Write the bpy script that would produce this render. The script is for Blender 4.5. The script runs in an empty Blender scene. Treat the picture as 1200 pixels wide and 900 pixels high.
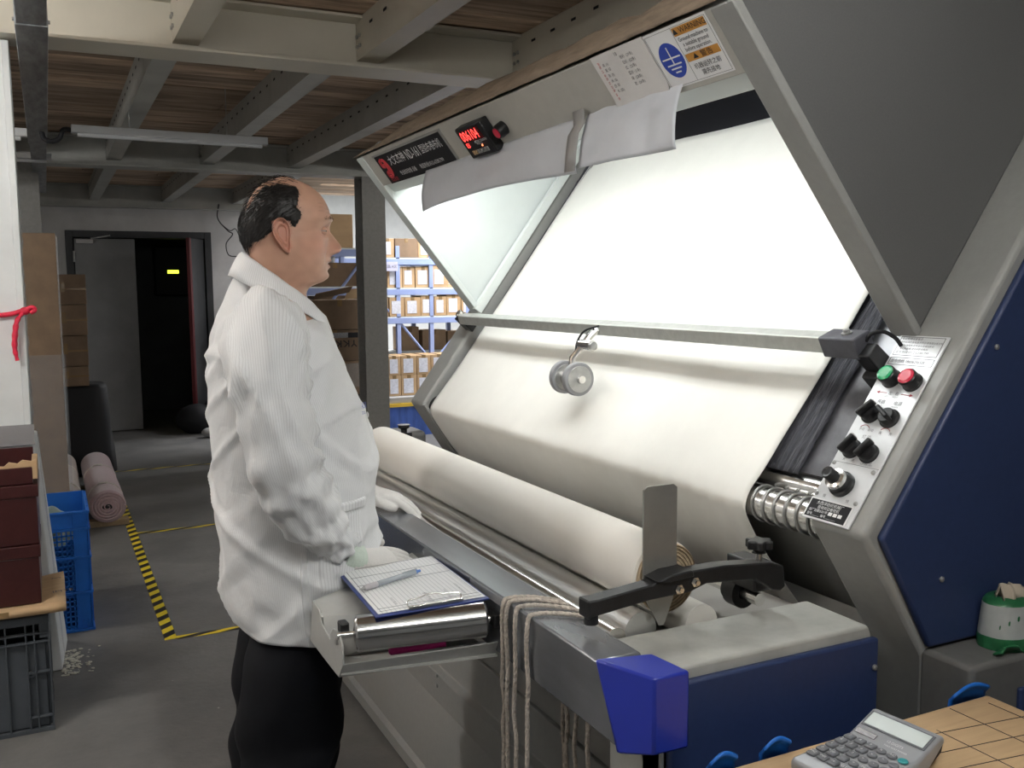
import bpy, bmesh, math, random
import numpy as np
from mathutils import Vector, Matrix, noise
random.seed(7)
R = math.radians
SC = bpy.context.scene
COL = SC.collection

# ------------------------------------------------------------------ camera
cam_d = bpy.data.cameras.new('camera')
cam_d.sensor_fit = 'HORIZONTAL'; cam_d.sensor_width = 36.0
cam_d.lens = 36.0 * 1114.0 / 1200.0
cam_d.clip_start = 0.05; cam_d.clip_end = 80
cam = bpy.data.objects.new('camera', cam_d); COL.objects.link(cam)
_phi, _pit, _rol = R(25.944), R(5.805), R(-0.538)
_f = Vector((math.sin(_phi) * math.cos(_pit), math.cos(_phi) * math.cos(_pit), -math.sin(_pit)))
_r0 = Vector((math.cos(_phi), -math.sin(_phi), 0)); _u0 = _r0.cross(_f)
_r = _r0 * math.cos(_rol) + _u0 * math.sin(_rol)
_u = _u0 * math.cos(_rol) - _r0 * math.sin(_rol)
cam.matrix_world = Matrix(((_r.x, _u.x, -_f.x, 0), (_r.y, _u.y, -_f.y, 0), (_r.z, _u.z, -_f.z, 1.48), (0, 0, 0, 1)))
SC.camera = cam

# ------------------------------------------------------------------ view, world, lights
SC.view_settings.view_transform = 'Standard'
SC.view_settings.look = 'None'
SC.view_settings.gamma = 1.0
SC.view_settings.use_curve_mapping = False
SC.view_settings.exposure = 0.6
wd = bpy.data.worlds.new('world'); SC.world = wd; wd.use_nodes = True
wd.node_tree.nodes['Background'].inputs[0].default_value = (0.80, 0.88, 1.0, 1)
wd.node_tree.nodes['Background'].inputs[1].default_value = 0.05

def area(name, loc, target, sx, sy, power, col=(1, 1, 1), spread=180):
    l = bpy.data.lights.new(name, 'AREA'); l.shape = 'RECTANGLE'; l.size = sx; l.size_y = sy
    l.energy = power; l.color = col; l.spread = R(spread)
    o = bpy.data.objects.new(name, l); COL.objects.link(o)
    o.location = loc
    o.rotation_euler = (Vector(target) - Vector(loc)).to_track_quat('-Z', 'Y').to_euler()
    return o
# near hall fluorescents; the last two are added unseen to brighten the middle bay
NEAR_LAMPS = [((-1.05, 2.45, 2.28), 1.2, 135), ((0.55, 0.15, 2.28), 1.2, 100), ((-1.25, 4.5, 2.25), 1.2, 75), ((4.3, 5.3, 2.25), 1.2, 130)]   # bare tube lamps: centre, length, glow
# warehouse hall on the right
area('hall_light', (4.4, 8.6, 3.0), (4.4, 8.61, 0), 1.5, 1.2, 150, (0.97, 0.98, 1.0))
area('hall_light', (4.6, 11.8, 3.0), (4.6, 11.81, 0), 1.5, 1.2, 170, (0.97, 0.98, 1.0))
# inspection lamp inside the hood of the machine
area('hood_lamp_light', (1.235, 2.42, 1.872), (1.72, 2.42, 1.60), 1.95, 0.05, 2.2, (1.0, 1.0, 0.98))
area('hood_lamp_light', (1.30, 2.42, 1.90), (1.55, 2.42, 1.25), 1.95, 0.05, 1.0, (1.0, 1.0, 0.98))

# ------------------------------------------------------------------ materials
def nt(m):
    m.use_nodes = True
    return m.node_tree, m.node_tree.nodes, m.node_tree.links

def mat(name, col, rough=0.5, metal=0.0, var=0.0, vscale=6.0, bump=0.0, bscale=60.0, col2=None, stretch=(1, 1, 1),
        emit=None, estr=0.0, rand=0.0, spec=0.5, sheen=0.0, trans=0.0, alpha=1.0, coat=0.0, sss=0.0, ior=1.45, roughvar=0.0, wob=0.0):
    m = bpy.data.materials.new(name); t, n, l = nt(m)
    b = n['Principled BSDF']
    c = (*col, 1)
    b.inputs['Base Color'].default_value = c
    b.inputs['Roughness'].default_value = rough
    b.inputs['Metallic'].default_value = metal
    b.inputs['Specular IOR Level'].default_value = spec
    b.inputs['IOR'].default_value = ior
    b.inputs['Sheen Weight'].default_value = sheen
    b.inputs['Transmission Weight'].default_value = trans
    b.inputs['Alpha'].default_value = alpha
    b.inputs['Coat Weight'].default_value = coat
    if sss:
        b.inputs['Subsurface Weight'].default_value = sss
        b.inputs['Subsurface Radius'].default_value = (0.01, 0.004, 0.002)
        b.inputs['Subsurface Scale'].default_value = 1.0
    if emit:
        b.inputs['Emission Color'].default_value = (*emit, 1); b.inputs['Emission Strength'].default_value = estr
    tc = n.new('ShaderNodeTexCoord'); mp = n.new('ShaderNodeMapping'); mp.inputs['Scale'].default_value = stretch
    l.new(tc.outputs['Object'], mp.inputs[0])
    last = None
    if var or col2 or roughvar:
        no = n.new('ShaderNodeTexNoise'); no.inputs['Scale'].default_value = vscale; no.inputs['Detail'].default_value = 5
        no.inputs['Roughness'].default_value = 0.62
        l.new(mp.outputs[0], no.inputs['Vector'])
        if var or col2:
            rp = n.new('ShaderNodeValToRGB')
            k = col2 if col2 else tuple(x * (1 - var) for x in col)
            k2 = col if col2 else tuple(min(1, x * (1 + var)) for x in col)
            rp.color_ramp.elements[0].position = 0.36; rp.color_ramp.elements[1].position = 0.66
            rp.color_ramp.elements[0].color = (*k, 1); rp.color_ramp.elements[1].color = (*k2, 1)
            l.new(no.outputs['Fac'], rp.inputs[0]); last = rp.outputs[0]
        if roughvar:
            mr = n.new('ShaderNodeMapRange'); mr.inputs['To Min'].default_value = max(0.02, rough - roughvar); mr.inputs['To Max'].default_value = rough + roughvar
            l.new(no.outputs['Fac'], mr.inputs[0]); l.new(mr.outputs[0], b.inputs['Roughness'])
    if rand:
        oi = n.new('ShaderNodeObjectInfo'); hs = n.new('ShaderNodeHueSaturation')
        mr = n.new('ShaderNodeMapRange'); mr.inputs['To Min'].default_value = 1 - rand; mr.inputs['To Max'].default_value = 1 + rand
        l.new(oi.outputs['Random'], mr.inputs[0]); l.new(mr.outputs[0], hs.inputs['Value'])
        if last: l.new(last, hs.inputs['Color'])
        else: hs.inputs['Color'].default_value = c
        last = hs.outputs[0]
    if last: l.new(last, b.inputs['Base Color'])
    if bump:
        n2 = n.new('ShaderNodeTexNoise'); n2.inputs['Scale'].default_value = bscale; n2.inputs['Detail'].default_value = 4
        l.new(mp.outputs[0], n2.inputs['Vector'])
        bp = n.new('ShaderNodeBump'); bp.inputs['Strength'].default_value = bump; bp.inputs['Distance'].default_value = 0.01
        l.new(n2.outputs['Fac'], bp.inputs['Height']); l.new(bp.outputs[0], b.inputs['Normal'])
    return m

def stripes_mat(name, ca, cb, coord, freq, duty=0.5, rough=0.7, diag=None, soft=0.05, bump=0.0, bscale=18.0, sheen=0.0, axis='X', sub=0.0):
    """two colour stripes across one axis of a texture coordinate (print / woven stripe)"""
    m = bpy.data.materials.new(name); t, n, l = nt(m); b = n['Principled BSDF']
    b.inputs['Roughness'].default_value = rough; b.inputs['Sheen Weight'].default_value = sheen
    tc = n.new('ShaderNodeTexCoord'); sp = n.new('ShaderNodeSeparateXYZ'); l.new(tc.outputs[coord], sp.inputs[0])
    src = sp.outputs[axis]
    if diag:
        mu = n.new('ShaderNodeMath'); mu.operation = 'MULTIPLY_ADD'
        other = {'X': 'Y', 'Y': 'X'}[axis]
        l.new(sp.outputs[other], mu.inputs[0]); mu.inputs[1].default_value = diag; l.new(src, mu.inputs[2]); src = mu.outputs[0]
    a = n.new('ShaderNodeMath'); a.operation = 'MULTIPLY'; a.inputs[1].default_value = freq; l.new(src, a.inputs[0])
    fr = n.new('ShaderNodeMath'); fr.operation = 'FRACT'; l.new(a.outputs[0], fr.inputs[0])
    rp = n.new('ShaderNodeValToRGB'); e = rp.color_ramp.elements
    e[0].position = max(0.0, duty - soft); e[0].color = (*ca, 1); e[1].position = min(1.0, duty + soft); e[1].color = (*cb, 1)
    l.new(fr.outputs[0], rp.inputs[0]); l.new(rp.outputs[0], b.inputs['Base Color'])
    if bump:
        n2 = n.new('ShaderNodeTexNoise'); n2.inputs['Scale'].default_value = bscale; n2.inputs['Detail'].default_value = 3
        n2.inputs['Distortion'].default_value = 0.6
        l.new(tc.outputs['Object'], n2.inputs['Vector'])
        bp = n.new('ShaderNodeBump'); bp.inputs['Strength'].default_value = bump; bp.inputs['Distance'].default_value = 0.01
        l.new(n2.outputs['Fac'], bp.inputs['Height']); l.new(bp.outputs[0], b.inputs['Normal'])
    return m

G = {}
G['cream'] = mat('cream_paint', (0.60, 0.56, 0.47), 0.45, var=0.05, vscale=3, bump=0.03)
G['tray'] = mat('tray_grey_paint', (0.42, 0.42, 0.40), 0.42, var=0.03, vscale=40)
G['header'] = mat('header_grey_paint', (0.46, 0.45, 0.41), 0.45, var=0.03, vscale=30)
G['beamgrey'] = mat('grey_steel_paint', (0.42, 0.42, 0.39), 0.45, var=0.10, vscale=4, bump=0.03)
G['darkcol'] = mat('dark_grey_column_paint', (0.24, 0.235, 0.22), 0.6, var=0.08, vscale=40)
G['galv'] = mat('galvanised_steel', (0.22, 0.23, 0.24), 0.4, 0.6, var=0.35, vscale=9, stretch=(3, .6, 1))
G['whitewall'] = mat('white_wall', (0.50, 0.49, 0.48), 0.8, var=0.12, vscale=2.2)
G['hallwall'] = mat('hall_wall', (0.66, 0.67, 0.66), 0.8, var=0.05)
G['machine'] = mat('machine_grey_paint', (0.30, 0.30, 0.285), 0.42, var=0.03, vscale=50, bump=0.04, bscale=500)
G['machdark'] = mat('machine_dark_paint', (0.125, 0.123, 0.118), 0.5, var=0.05, vscale=60, bump=0.05, bscale=600)
G['hoodshade'] = mat('shaded_hood_side_paint', (0.125, 0.125, 0.122), 0.48, var=0.05, vscale=300, bump=0.04, bscale=600)  # same paint as the lip, darkened: the side's shade is in the colour
G['whitein'] = mat('white_inner_paint', (0.66, 0.70, 0.68), 0.5, var=0.02)
G['blue'] = mat('dark_blue_paint', (0.024, 0.040, 0.108), 0.42, var=0.06, vscale=80, bump=0.04, bscale=700)
G['bluecap'] = mat('bright_blue_plastic', (0.02, 0.035, 0.33), 0.28, var=0.04, coat=0.3)
G['steel'] = mat('brushed_steel', (0.52, 0.52, 0.53), 0.28, 0.95, var=0.10, vscale=10, stretch=(4, .5, 4), roughvar=0.08)
G['chrome'] = mat('chrome', (0.74, 0.73, 0.71), 0.22, 1.0, var=0.10, vscale=14, stretch=(1, .25, 1), roughvar=0.06)
G['zinc'] = mat('zinc_plate', (0.42, 0.42, 0.41), 0.38, 0.7, var=0.12, vscale=25)
G['black'] = mat('black_plastic', (0.012, 0.012, 0.013), 0.38, var=0.2, vscale=40, bump=0.05, bscale=300)
G['blackmat'] = mat('matt_black', (0.010, 0.010, 0.012), 0.7)
G['blackcloth'] = mat('black_ribbed_cloth', (0.035, 0.036, 0.046), 0.85, var=0.45, vscale=30, stretch=(1, 6, 1), bump=0.6, bscale=25, sheen=0.2)
G['cloth'] = mat('white_fabric', (0.81, 0.79, 0.735), 0.8, var=0.02, vscale=8, sheen=0.25, bump=0.10, bscale=7)
G['rollcloth'] = mat('cream_fabric_roll', (0.73, 0.70, 0.64), 0.75, var=0.015, vscale=8, sheen=0.2)
G['rollend'] = mat('fabric_roll_edge', (0.42, 0.33, 0.22), 0.9, var=0.15, vscale=90, bump=0.2, bscale=200)
G['sheet'] = mat('white_plastic_sheet', (0.62, 0.64, 0.68), 0.42, var=0.03, vscale=10, bump=0.15, bscale=9)
G['brown'] = mat('brown_dust_sheet', (0.26, 0.20, 0.145), 0.8, var=0.18, vscale=14, stretch=(3, 1, 3), bump=0.4, bscale=18)
G['carton'] = mat('brown_cardboard', (0.33, 0.235, 0.145), 0.75, var=0.09, vscale=9, rand=0.18, bump=0.04)
G['cartond'] = mat('dark_cardboard', (0.20, 0.135, 0.085), 0.75, var=0.1, vscale=9, rand=0.2)
G['cardlight'] = mat('tan_cardboard', (0.50, 0.34, 0.19), 0.72, var=0.07, vscale=16, stretch=(.4, 6, 1), bump=0.06, bscale=90)
G['tape'] = mat('brown_packing_tape', (0.26, 0.17, 0.08), 0.25, var=0.05)
G['cleartape'] = mat('clear_film', (0.75, 0.76, 0.78), 0.12, trans=0.0, alpha=0.28, bump=0.5, bscale=20)
G['maroon'] = mat('maroon_carton', (0.050, 0.012, 0.012), 0.35, var=0.1, vscale=30, coat=0.1)
G['rackblue'] = mat('rack_blue_paint', (0.30, 0.38, 0.66), 0.45, var=0.05)
G['tarp'] = mat('blue_tarpaulin', (0.07, 0.14, 0.46), 0.4, var=0.25, vscale=7, stretch=(2, 2, 0.4), bump=0.4, bscale=8)
G['yellow'] = mat('yellow_paint', (0.75, 0.50, 0.06), 0.5)
G['paper'] = mat('white_paper', (0.80, 0.80, 0.80), 0.7, var=0.02)
G['labelpaper'] = mat('shipping_label_paper', (0.68, 0.70, 0.78), 0.6, var=0.12, vscale=55)
G['ink'] = mat('black_ink', (0.015, 0.015, 0.018), 0.6)
G['inkgrey'] = mat('grey_pencil', (0.13, 0.13, 0.14), 0.7)
G['inkred'] = mat('red_ink', (0.55, 0.05, 0.06), 0.6)
G['inkblue'] = mat('blue_ink', (0.03, 0.07, 0.42), 0.5)
G['inkwhite'] = mat('white_ink', (0.80, 0.80, 0.80), 0.5)
G['orange'] = mat('orange_print', (0.58, 0.27, 0.05), 0.5)
G['greenbtn'] = mat('green_button', (0.02, 0.34, 0.13), 0.25, coat=0.4)
G['redbtn'] = mat('red_button', (0.62, 0.03, 0.07), 0.25, coat=0.4)
G['led'] = mat('red_led_digits', (0.8, 0.02, 0.02), 0.4, emit=(1.0, 0.06, 0.05), estr=2.2)
G['ledgreen'] = mat('green_led_display', (0.6, 0.8, 0.02), 0.4, emit=(0.75, 1.0, 0.05), estr=2.0)
G['panelface'] = mat('silver_panel', (0.72, 0.73, 0.74), 0.35, 0.25, var=0.04, vscale=20)
G['ribbon'] = mat('red_ribbon', (0.70, 0.02, 0.06), 0.5, var=0.15, vscale=60, bump=0.4, bscale=60)
G['foam'] = mat('white_wrapped_board', (0.68, 0.70, 0.70), 0.45, var=0.05, vscale=6, bump=0.12, bscale=5)
G['film'] = mat('translucent_film', (0.50, 0.52, 0.54), 0.18, alpha=0.22, bump=0.6, bscale=14)
G['cratebl'] = mat('blue_crate_plastic', (0.015, 0.15, 0.58), 0.4, var=0.08, vscale=12)
G['crategr'] = mat('grey_crate_plastic', (0.075, 0.085, 0.098), 0.45, var=0.08, vscale=12)
G['pink'] = mat('dusty_pink_fleece', (0.44, 0.315, 0.33), 0.95, var=0.08, vscale=60, bump=0.3, bscale=150, sheen=0.4)
G['beige'] = mat('beige_fleece', (0.34, 0.285, 0.25), 0.95, var=0.08, vscale=60, bump=0.3, bscale=150, sheen=0.4)
G['greencloth'] = mat('grey_green_satin', (0.16, 0.22, 0.21), 0.4, var=0.3, vscale=9, sheen=0.3, bump=0.2, bscale=12)
G['string'] = mat('off_white_cord', (0.52, 0.46, 0.40), 0.9, var=0.2, vscale=120, bump=0.6, bscale=260)
G['rope'] = mat('white_rope', (0.62, 0.58, 0.52), 0.9, var=0.1)
G['wood'] = mat('pale_wood', (0.40, 0.29, 0.17), 0.7, var=0.15, vscale=10)
G['calc'] = mat('grey_calculator_case', (0.36, 0.37, 0.39), 0.32, 0.2, var=0.03)
G['key'] = mat('grey_key', (0.17, 0.175, 0.19), 0.45)
G['keyd'] = mat('dark_key', (0.10, 0.105, 0.115), 0.45)
G['lcd'] = mat('grey_lcd', (0.46, 0.51, 0.49), 0.25)
G['teal'] = mat('teal_key', (0.05, 0.33, 0.35), 0.4)
G['tissue'] = mat('tissue_pack_film', (0.40, 0.42, 0.41), 0.35, var=0.06, vscale=30)
G['tissuegr'] = mat('green_tissue_film', (0.02, 0.13, 0.05), 0.35, var=0.2, vscale=30)
G['doorgrey'] = mat('grey_door_paint', (0.20, 0.20, 0.20), 0.55, var=0.12, vscale=2)
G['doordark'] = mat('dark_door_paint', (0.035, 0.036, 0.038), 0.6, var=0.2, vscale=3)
G['rubberwheel'] = mat('grey_rubber', (0.27, 0.27, 0.28), 0.6, var=0.05)
G['pinkcap'] = mat('pink_plastic', (0.75, 0.03, 0.28), 0.35)
G['pen'] = mat('clear_pen_plastic', (0.55, 0.60, 0.65), 0.15, trans=0.35, coat=0.5)
G['clipblue'] = mat('navy_clipboard', (0.025, 0.045, 0.20), 0.35)
G['lamp'] = mat('lamp_tube_glow', (1, 1, 1), 0.4, emit=(0.95, 0.98, 1.0), estr=11.5)
G['tubeoff'] = mat('unlit_tube_housing', (0.50, 0.51, 0.52), 0.35)

# ceiling planks: weathered timber with grain along X and tone differing from board to board
def plank_mat():
    m = bpy.data.materials.new('weathered_plank'); t, n, l = nt(m); b = n['Principled BSDF']; b.inputs['Roughness'].default_value = 0.85
    tc = n.new('ShaderNodeTexCoord'); mp = n.new('ShaderNodeMapping'); mp.inputs['Scale'].default_value = (1.0, 9.0, 1)
    oi = n.new('ShaderNodeObjectInfo')
    ad = n.new('ShaderNodeVectorMath'); ad.operation = 'ADD'
    sc = n.new('ShaderNodeVectorMath'); sc.operation = 'SCALE'; sc.inputs[0].default_value = (37, 91, 13); l.new(oi.outputs['Random'], sc.inputs['Scale'])
    l.new(tc.outputs['Object'], mp.inputs[0]); l.new(mp.outputs[0], ad.inputs[0]); l.new(sc.outputs[0], ad.inputs[1])
    no = n.new('ShaderNodeTexNoise'); no.inputs['Scale'].default_value = 1.6; no.inputs['Detail'].default_value = 7; no.inputs['Roughness'].default_value = 0.65
    l.new(ad.outputs[0], no.inputs['Vector'])
    rp = n.new('ShaderNodeValToRGB'); e = rp.color_ramp.elements
    e[0].position = 0.30; e[0].color = (0.15, 0.10, 0.068, 1); e[1].position = 0.75; e[1].color = (0.66, 0.50, 0.35, 1)
    x = e.new(0.5); x.color = (0.43, 0.30, 0.20, 1)
    l.new(no.outputs['Fac'], rp.inputs[0])
    hs = n.new('ShaderNodeHueSaturation'); mr = n.new('ShaderNodeMapRange'); mr.inputs['To Min'].default_value = 0.75; mr.inputs['To Max'].default_value = 1.5; hs.inputs['Saturation'].default_value = 0.9
    l.new(oi.outputs['Random'], mr.inputs[0]); l.new(mr.outputs[0], hs.inputs['Value']); l.new(rp.outputs[0], hs.inputs['Color'])
    l.new(hs.outputs[0], b.inputs['Base Color'])
    bp = n.new('ShaderNodeBump'); bp.inputs['Strength'].default_value = 0.3; bp.inputs['Distance'].default_value = 0.01
    l.new(no.outputs['Fac'], bp.inputs['Height']); l.new(bp.outputs[0], b.inputs['Normal'])
    return m
G['plank'] = plank_mat()

def floor_mat():
    m = bpy.data.materials.new('worn_concrete'); t, n, l = nt(m); b = n['Principled BSDF']
    tc = n.new('ShaderNodeTexCoord')
    a = n.new('ShaderNodeTexNoise'); a.inputs['Scale'].default_value = 1.1; a.inputs['Detail'].default_value = 8; a.inputs['Roughness'].default_value = 0.7
    l.new(tc.outputs['Object'], a.inputs['Vector'])
    rp = n.new('ShaderNodeValToRGB'); e = rp.color_ramp.elements
    e[0].position = 0.3; e[0].color = (0.085, 0.085, 0.085, 1); e[1].position = 0.72; e[1].color = (0.22, 0.215, 0.205, 1)
    l.new(a.outputs['Fac'], rp.inputs[0])
    v = n.new('ShaderNodeTexVoronoi'); v.inputs['Scale'].default_value = 7.0; l.new(tc.outputs['Object'], v.inputs['Vector'])
    r2 = n.new('ShaderNodeValToRGB'); e = r2.color_ramp.elements
    e[0].position = 0.018; e[0].color = (1, 1, 1, 1); e[1].position = 0.035; e[1].color = (0, 0, 0, 1)
    l.new(v.outputs['Distance'], r2.inputs[0])
    mx = n.new('ShaderNodeMix'); mx.data_type = 'RGBA'; mx.inputs['B'].default_value = (0.42, 0.41, 0.39, 1)
    l.new(r2.outputs[0], mx.inputs['Factor']); l.new(rp.outputs[0], mx.inputs['A']); l.new(mx.outputs['Result'], b.inputs['Base Color'])
    mr = n.new('ShaderNodeMapRange'); mr.inputs['To Min'].default_value = 0.38; mr.inputs['To Max'].default_value = 0.75
    l.new(a.outputs['Fac'], mr.inputs[0]); l.new(mr.outputs[0], b.inputs['Roughness'])
    n2 = n.new('ShaderNodeTexNoise'); n2.inputs['Scale'].default_value = 40; n2.inputs['Detail'].default_value = 4; l.new(tc.outputs['Object'], n2.inputs['Vector'])
    bp = n.new('ShaderNodeBump'); bp.inputs['Strength'].default_value = 0.15; bp.inputs['Distance'].default_value = 0.01
    l.new(n2.outputs['Fac'], bp.inputs['Height']); l.new(bp.outputs[0], b.inputs['Normal'])
    return m
G['floor'] = floor_mat()
G['hazard'] = stripes_mat('hazard_tape', (0.80, 0.62, 0.03), (0.018, 0.018, 0.018), 'UV', 1 / 0.115, 0.5, 0.45, diag=-0.9, soft=0.02)
G['hazardthin'] = stripes_mat('hazard_tape_thin', (0.78, 0.60, 0.03), (0.018, 0.018, 0.018), 'UV', 1 / 0.21, 0.5, 0.45, diag=-3.2, soft=0.03)
G['form'] = stripes_mat('printed_form', (0.42, 0.43, 0.46), (0.80, 0.80, 0.80), 'UV', 24.0, 0.10, 0.7, soft=0.05, axis='Y')
def add_creases(m, scale, dist, stretch, strength=0.7):
    """crisp crease lines for worn cotton, laid over the existing fine bump"""
    t, n, l = nt(m); b = n['Principled BSDF']; tc = n.new('ShaderNodeTexCoord'); mp = n.new('ShaderNodeMapping'); mp.inputs['Scale'].default_value = stretch
    mp.inputs['Rotation'].default_value = (0.25, 0.35, 0)
    no = n.new('ShaderNodeTexNoise'); no.noise_type = 'RIDGED_MULTIFRACTAL'; no.inputs['Scale'].default_value = scale; no.inputs['Detail'].default_value = 2.5
    no.inputs['Roughness'].default_value = 0.45; no.inputs['Distortion'].default_value = 0.3
    l.new(tc.outputs['Object'], mp.inputs[0]); l.new(mp.outputs[0], no.inputs['Vector'])
    bp = n.new('ShaderNodeBump'); bp.inputs['Strength'].default_value = strength; bp.inputs['Distance'].default_value = dist
    l.new(no.outputs['Fac'], bp.inputs['Height'])
    old = b.inputs['Normal'].links[0].from_socket if b.inputs['Normal'].links else None
    if old: l.new(old, bp.inputs['Normal'])
    l.new(bp.outputs[0], b.inputs['Normal'])
G['jacket'] = stripes_mat('white_pinstripe_cotton', (0.655, 0.655, 0.665), (0.79, 0.80, 0.81), 'UV', 1 / 0.0040, 0.26, 0.72, soft=0.18, bump=0.22, bscale=26.0, sheen=0.2)

add_creases(G['jacket'], 11.0, 0.022, (1.2, 1.2, 0.7), 0.85)
# ------------------------------------------------------------------ mesh helpers
class MB:
    def __init__(s): s.v = []; s.f = []; s.uv = {}
    def add(s, vs, fs, uv=None):
        k = len(s.v); s.v += [tuple(p) for p in vs]
        for i, f in enumerate(fs):
            s.f.append(tuple(a + k for a in f))
            if uv is not None: s.uv[len(s.f) - 1] = uv[i]
        return s
    def bx(s, x0, x1, y0, y1, z0, z1):
        return s.add([(x0, y0, z0), (x1, y0, z0), (x1, y1, z0), (x0, y1, z0), (x0, y0, z1), (x1, y0, z1), (x1, y1, z1), (x0, y1, z1)],
              [(0, 3, 2, 1), (4, 5, 6, 7), (0, 1, 5, 4), (1, 2, 6, 5), (2, 3, 7, 6), (3, 0, 4, 7)])
    def obox(s, o, ax, ay, az):
        """box from corner o along three edge vectors"""
        o, ax, ay, az = Vector(o), Vector(ax), Vector(ay), Vector(az)
        P = [o, o + ax, o + ax + ay, o + ay]; P += [p + az for p in P]
        F = [(0, 3, 2, 1), (4, 5, 6, 7), (0, 1, 5, 4), (1, 2, 6, 5), (2, 3, 7, 6), (3, 0, 4, 7)]
        if ax.cross(ay).dot(az) < 0: F = [f[::-1] for f in F]
        return s.add(P, F)
    def prism(s, pts, d):
        """polygon (3D points) extruded by vector d"""
        P = [Vector(p) for p in pts]; d = Vector(d); n = len(P)
        nn = Vector((0, 0, 0))
        for i in range(n): nn += P[i].cross(P[(i + 1) % n])
        if nn.dot(d) > 0: P = P[::-1]
        Q = [p + d for p in P]
        return s.add(P + Q, [tuple(range(n)), tuple(range(2 * n - 1, n - 1, -1))] + [(i, n + i, n + (i + 1) % n, (i + 1) % n) for i in range(n)])
    def xz(s, poly, y0, y1): return s.prism([(x, y0, z) for x, z in poly], (0, y1 - y0, 0))
    def grid(s, P, cu=False, cv=False, uv=None):
        nu = len(P); nv = len(P[0]); V = [p for row in P for p in row]; F = []; U = []
        for i in range(nu if cu else nu - 1):
            for j in range(nv if cv else nv - 1):
                a, b = (i + 1) % nu, (j + 1) % nv
                F.append((i * nv + j, a * nv + j, a * nv + b, i * nv + b))
                if uv is not None:
                    U.append([uv(i, j), uv(i + 1, j), uv(i + 1, j + 1), uv(i, j + 1)])
        return s.add(V, F, U if uv is not None else None)
    def tube(s, path, r, seg=12, cap=True, flat=None):
        P = [Vector(p) for p in path]; n = len(P)
        rr = r if isinstance(r, (list, tuple)) else [r] * n
        T = []
        for i in range(n):
            t = P[min(i + 1, n - 1)] - P[max(i - 1, 0)]
            T.append(t.normalized() if t.length > 1e-9 else Vector((0, 0, 1)))
        a = Vector((0, 0, 1)) if abs(T[0].z) < 0.9 else Vector((1, 0, 0))
        u = T[0].cross(a).normalized(); rows = []
        for i in range(n):
            u = (u - T[i] * u.dot(T[i])).normalized(); w = T[i].cross(u)
            rows.append([P[i] + (u * math.cos(2 * math.pi * k / seg) + w * math.sin(2 * math.pi * k / seg) * (flat or 1)) * rr[i] for k in range(seg)])
        k0 = len(s.v); s.grid(rows, cv=True)
        s.f = s.f[:-(n - 1) * seg] + [f[::-1] for f in s.f[-(n - 1) * seg:]]
        if cap:
            s.f.append(tuple(k0 + k for k in range(seg))[::1]); s.f.append(tuple(k0 + (n - 1) * seg + k for k in range(seg))[::-1])
        return s
    def lathe(s, prof, o, axis, seg=24, cap=True):
        """profile [(r, h)] turned about axis through o"""
        o = Vector(o); ax = Vector(axis).normalized()
        a = Vector((0, 0, 1)) if abs(ax.z) < 0.9 else Vector((1, 0, 0))
        u = ax.cross(a).normalized(); w = ax.cross(u)
        rows = [[o + ax * h + (u * math.cos(2 * math.pi * k / seg) + w * math.sin(2 * math.pi * k / seg)) * r for k in range(seg)] for r, h in prof]
        k0 = len(s.v); m = len(s.f); s.grid(rows, cv=True)
        s.f[m:] = [f[::-1] for f in s.f[m:]]
        if cap:
            s.f.append(tuple(k0 + k for k in range(seg))); s.f.append(tuple(k0 + (len(prof) - 1) * seg + k for k in range(seg))[::-1])
        return s
    def cyl(s, p0, p1, r, seg=16):
        d = Vector(p1) - Vector(p0); return s.lathe([(r, 0), (r, d.length)], p0, d, seg)
    def ball(s, c, r, seg=16, sc=(1, 1, 1)):
        c = Vector(c); rows = []
        for i in range(seg // 2 + 1):
            a = -math.pi / 2 + math.pi * i / (seg // 2)
            rows.append([c + Vector((r * math.cos(a) * math.cos(2 * math.pi * k / seg) * sc[0], r * math.cos(a) * math.sin(2 * math.pi * k / seg) * sc[1], r * math.sin(a) * sc[2])) for k in range(seg)])
        m = len(s.f); s.grid(rows, cv=True); s.f[m:] = [f[::-1] for f in s.f[m:]]
        return s

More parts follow.
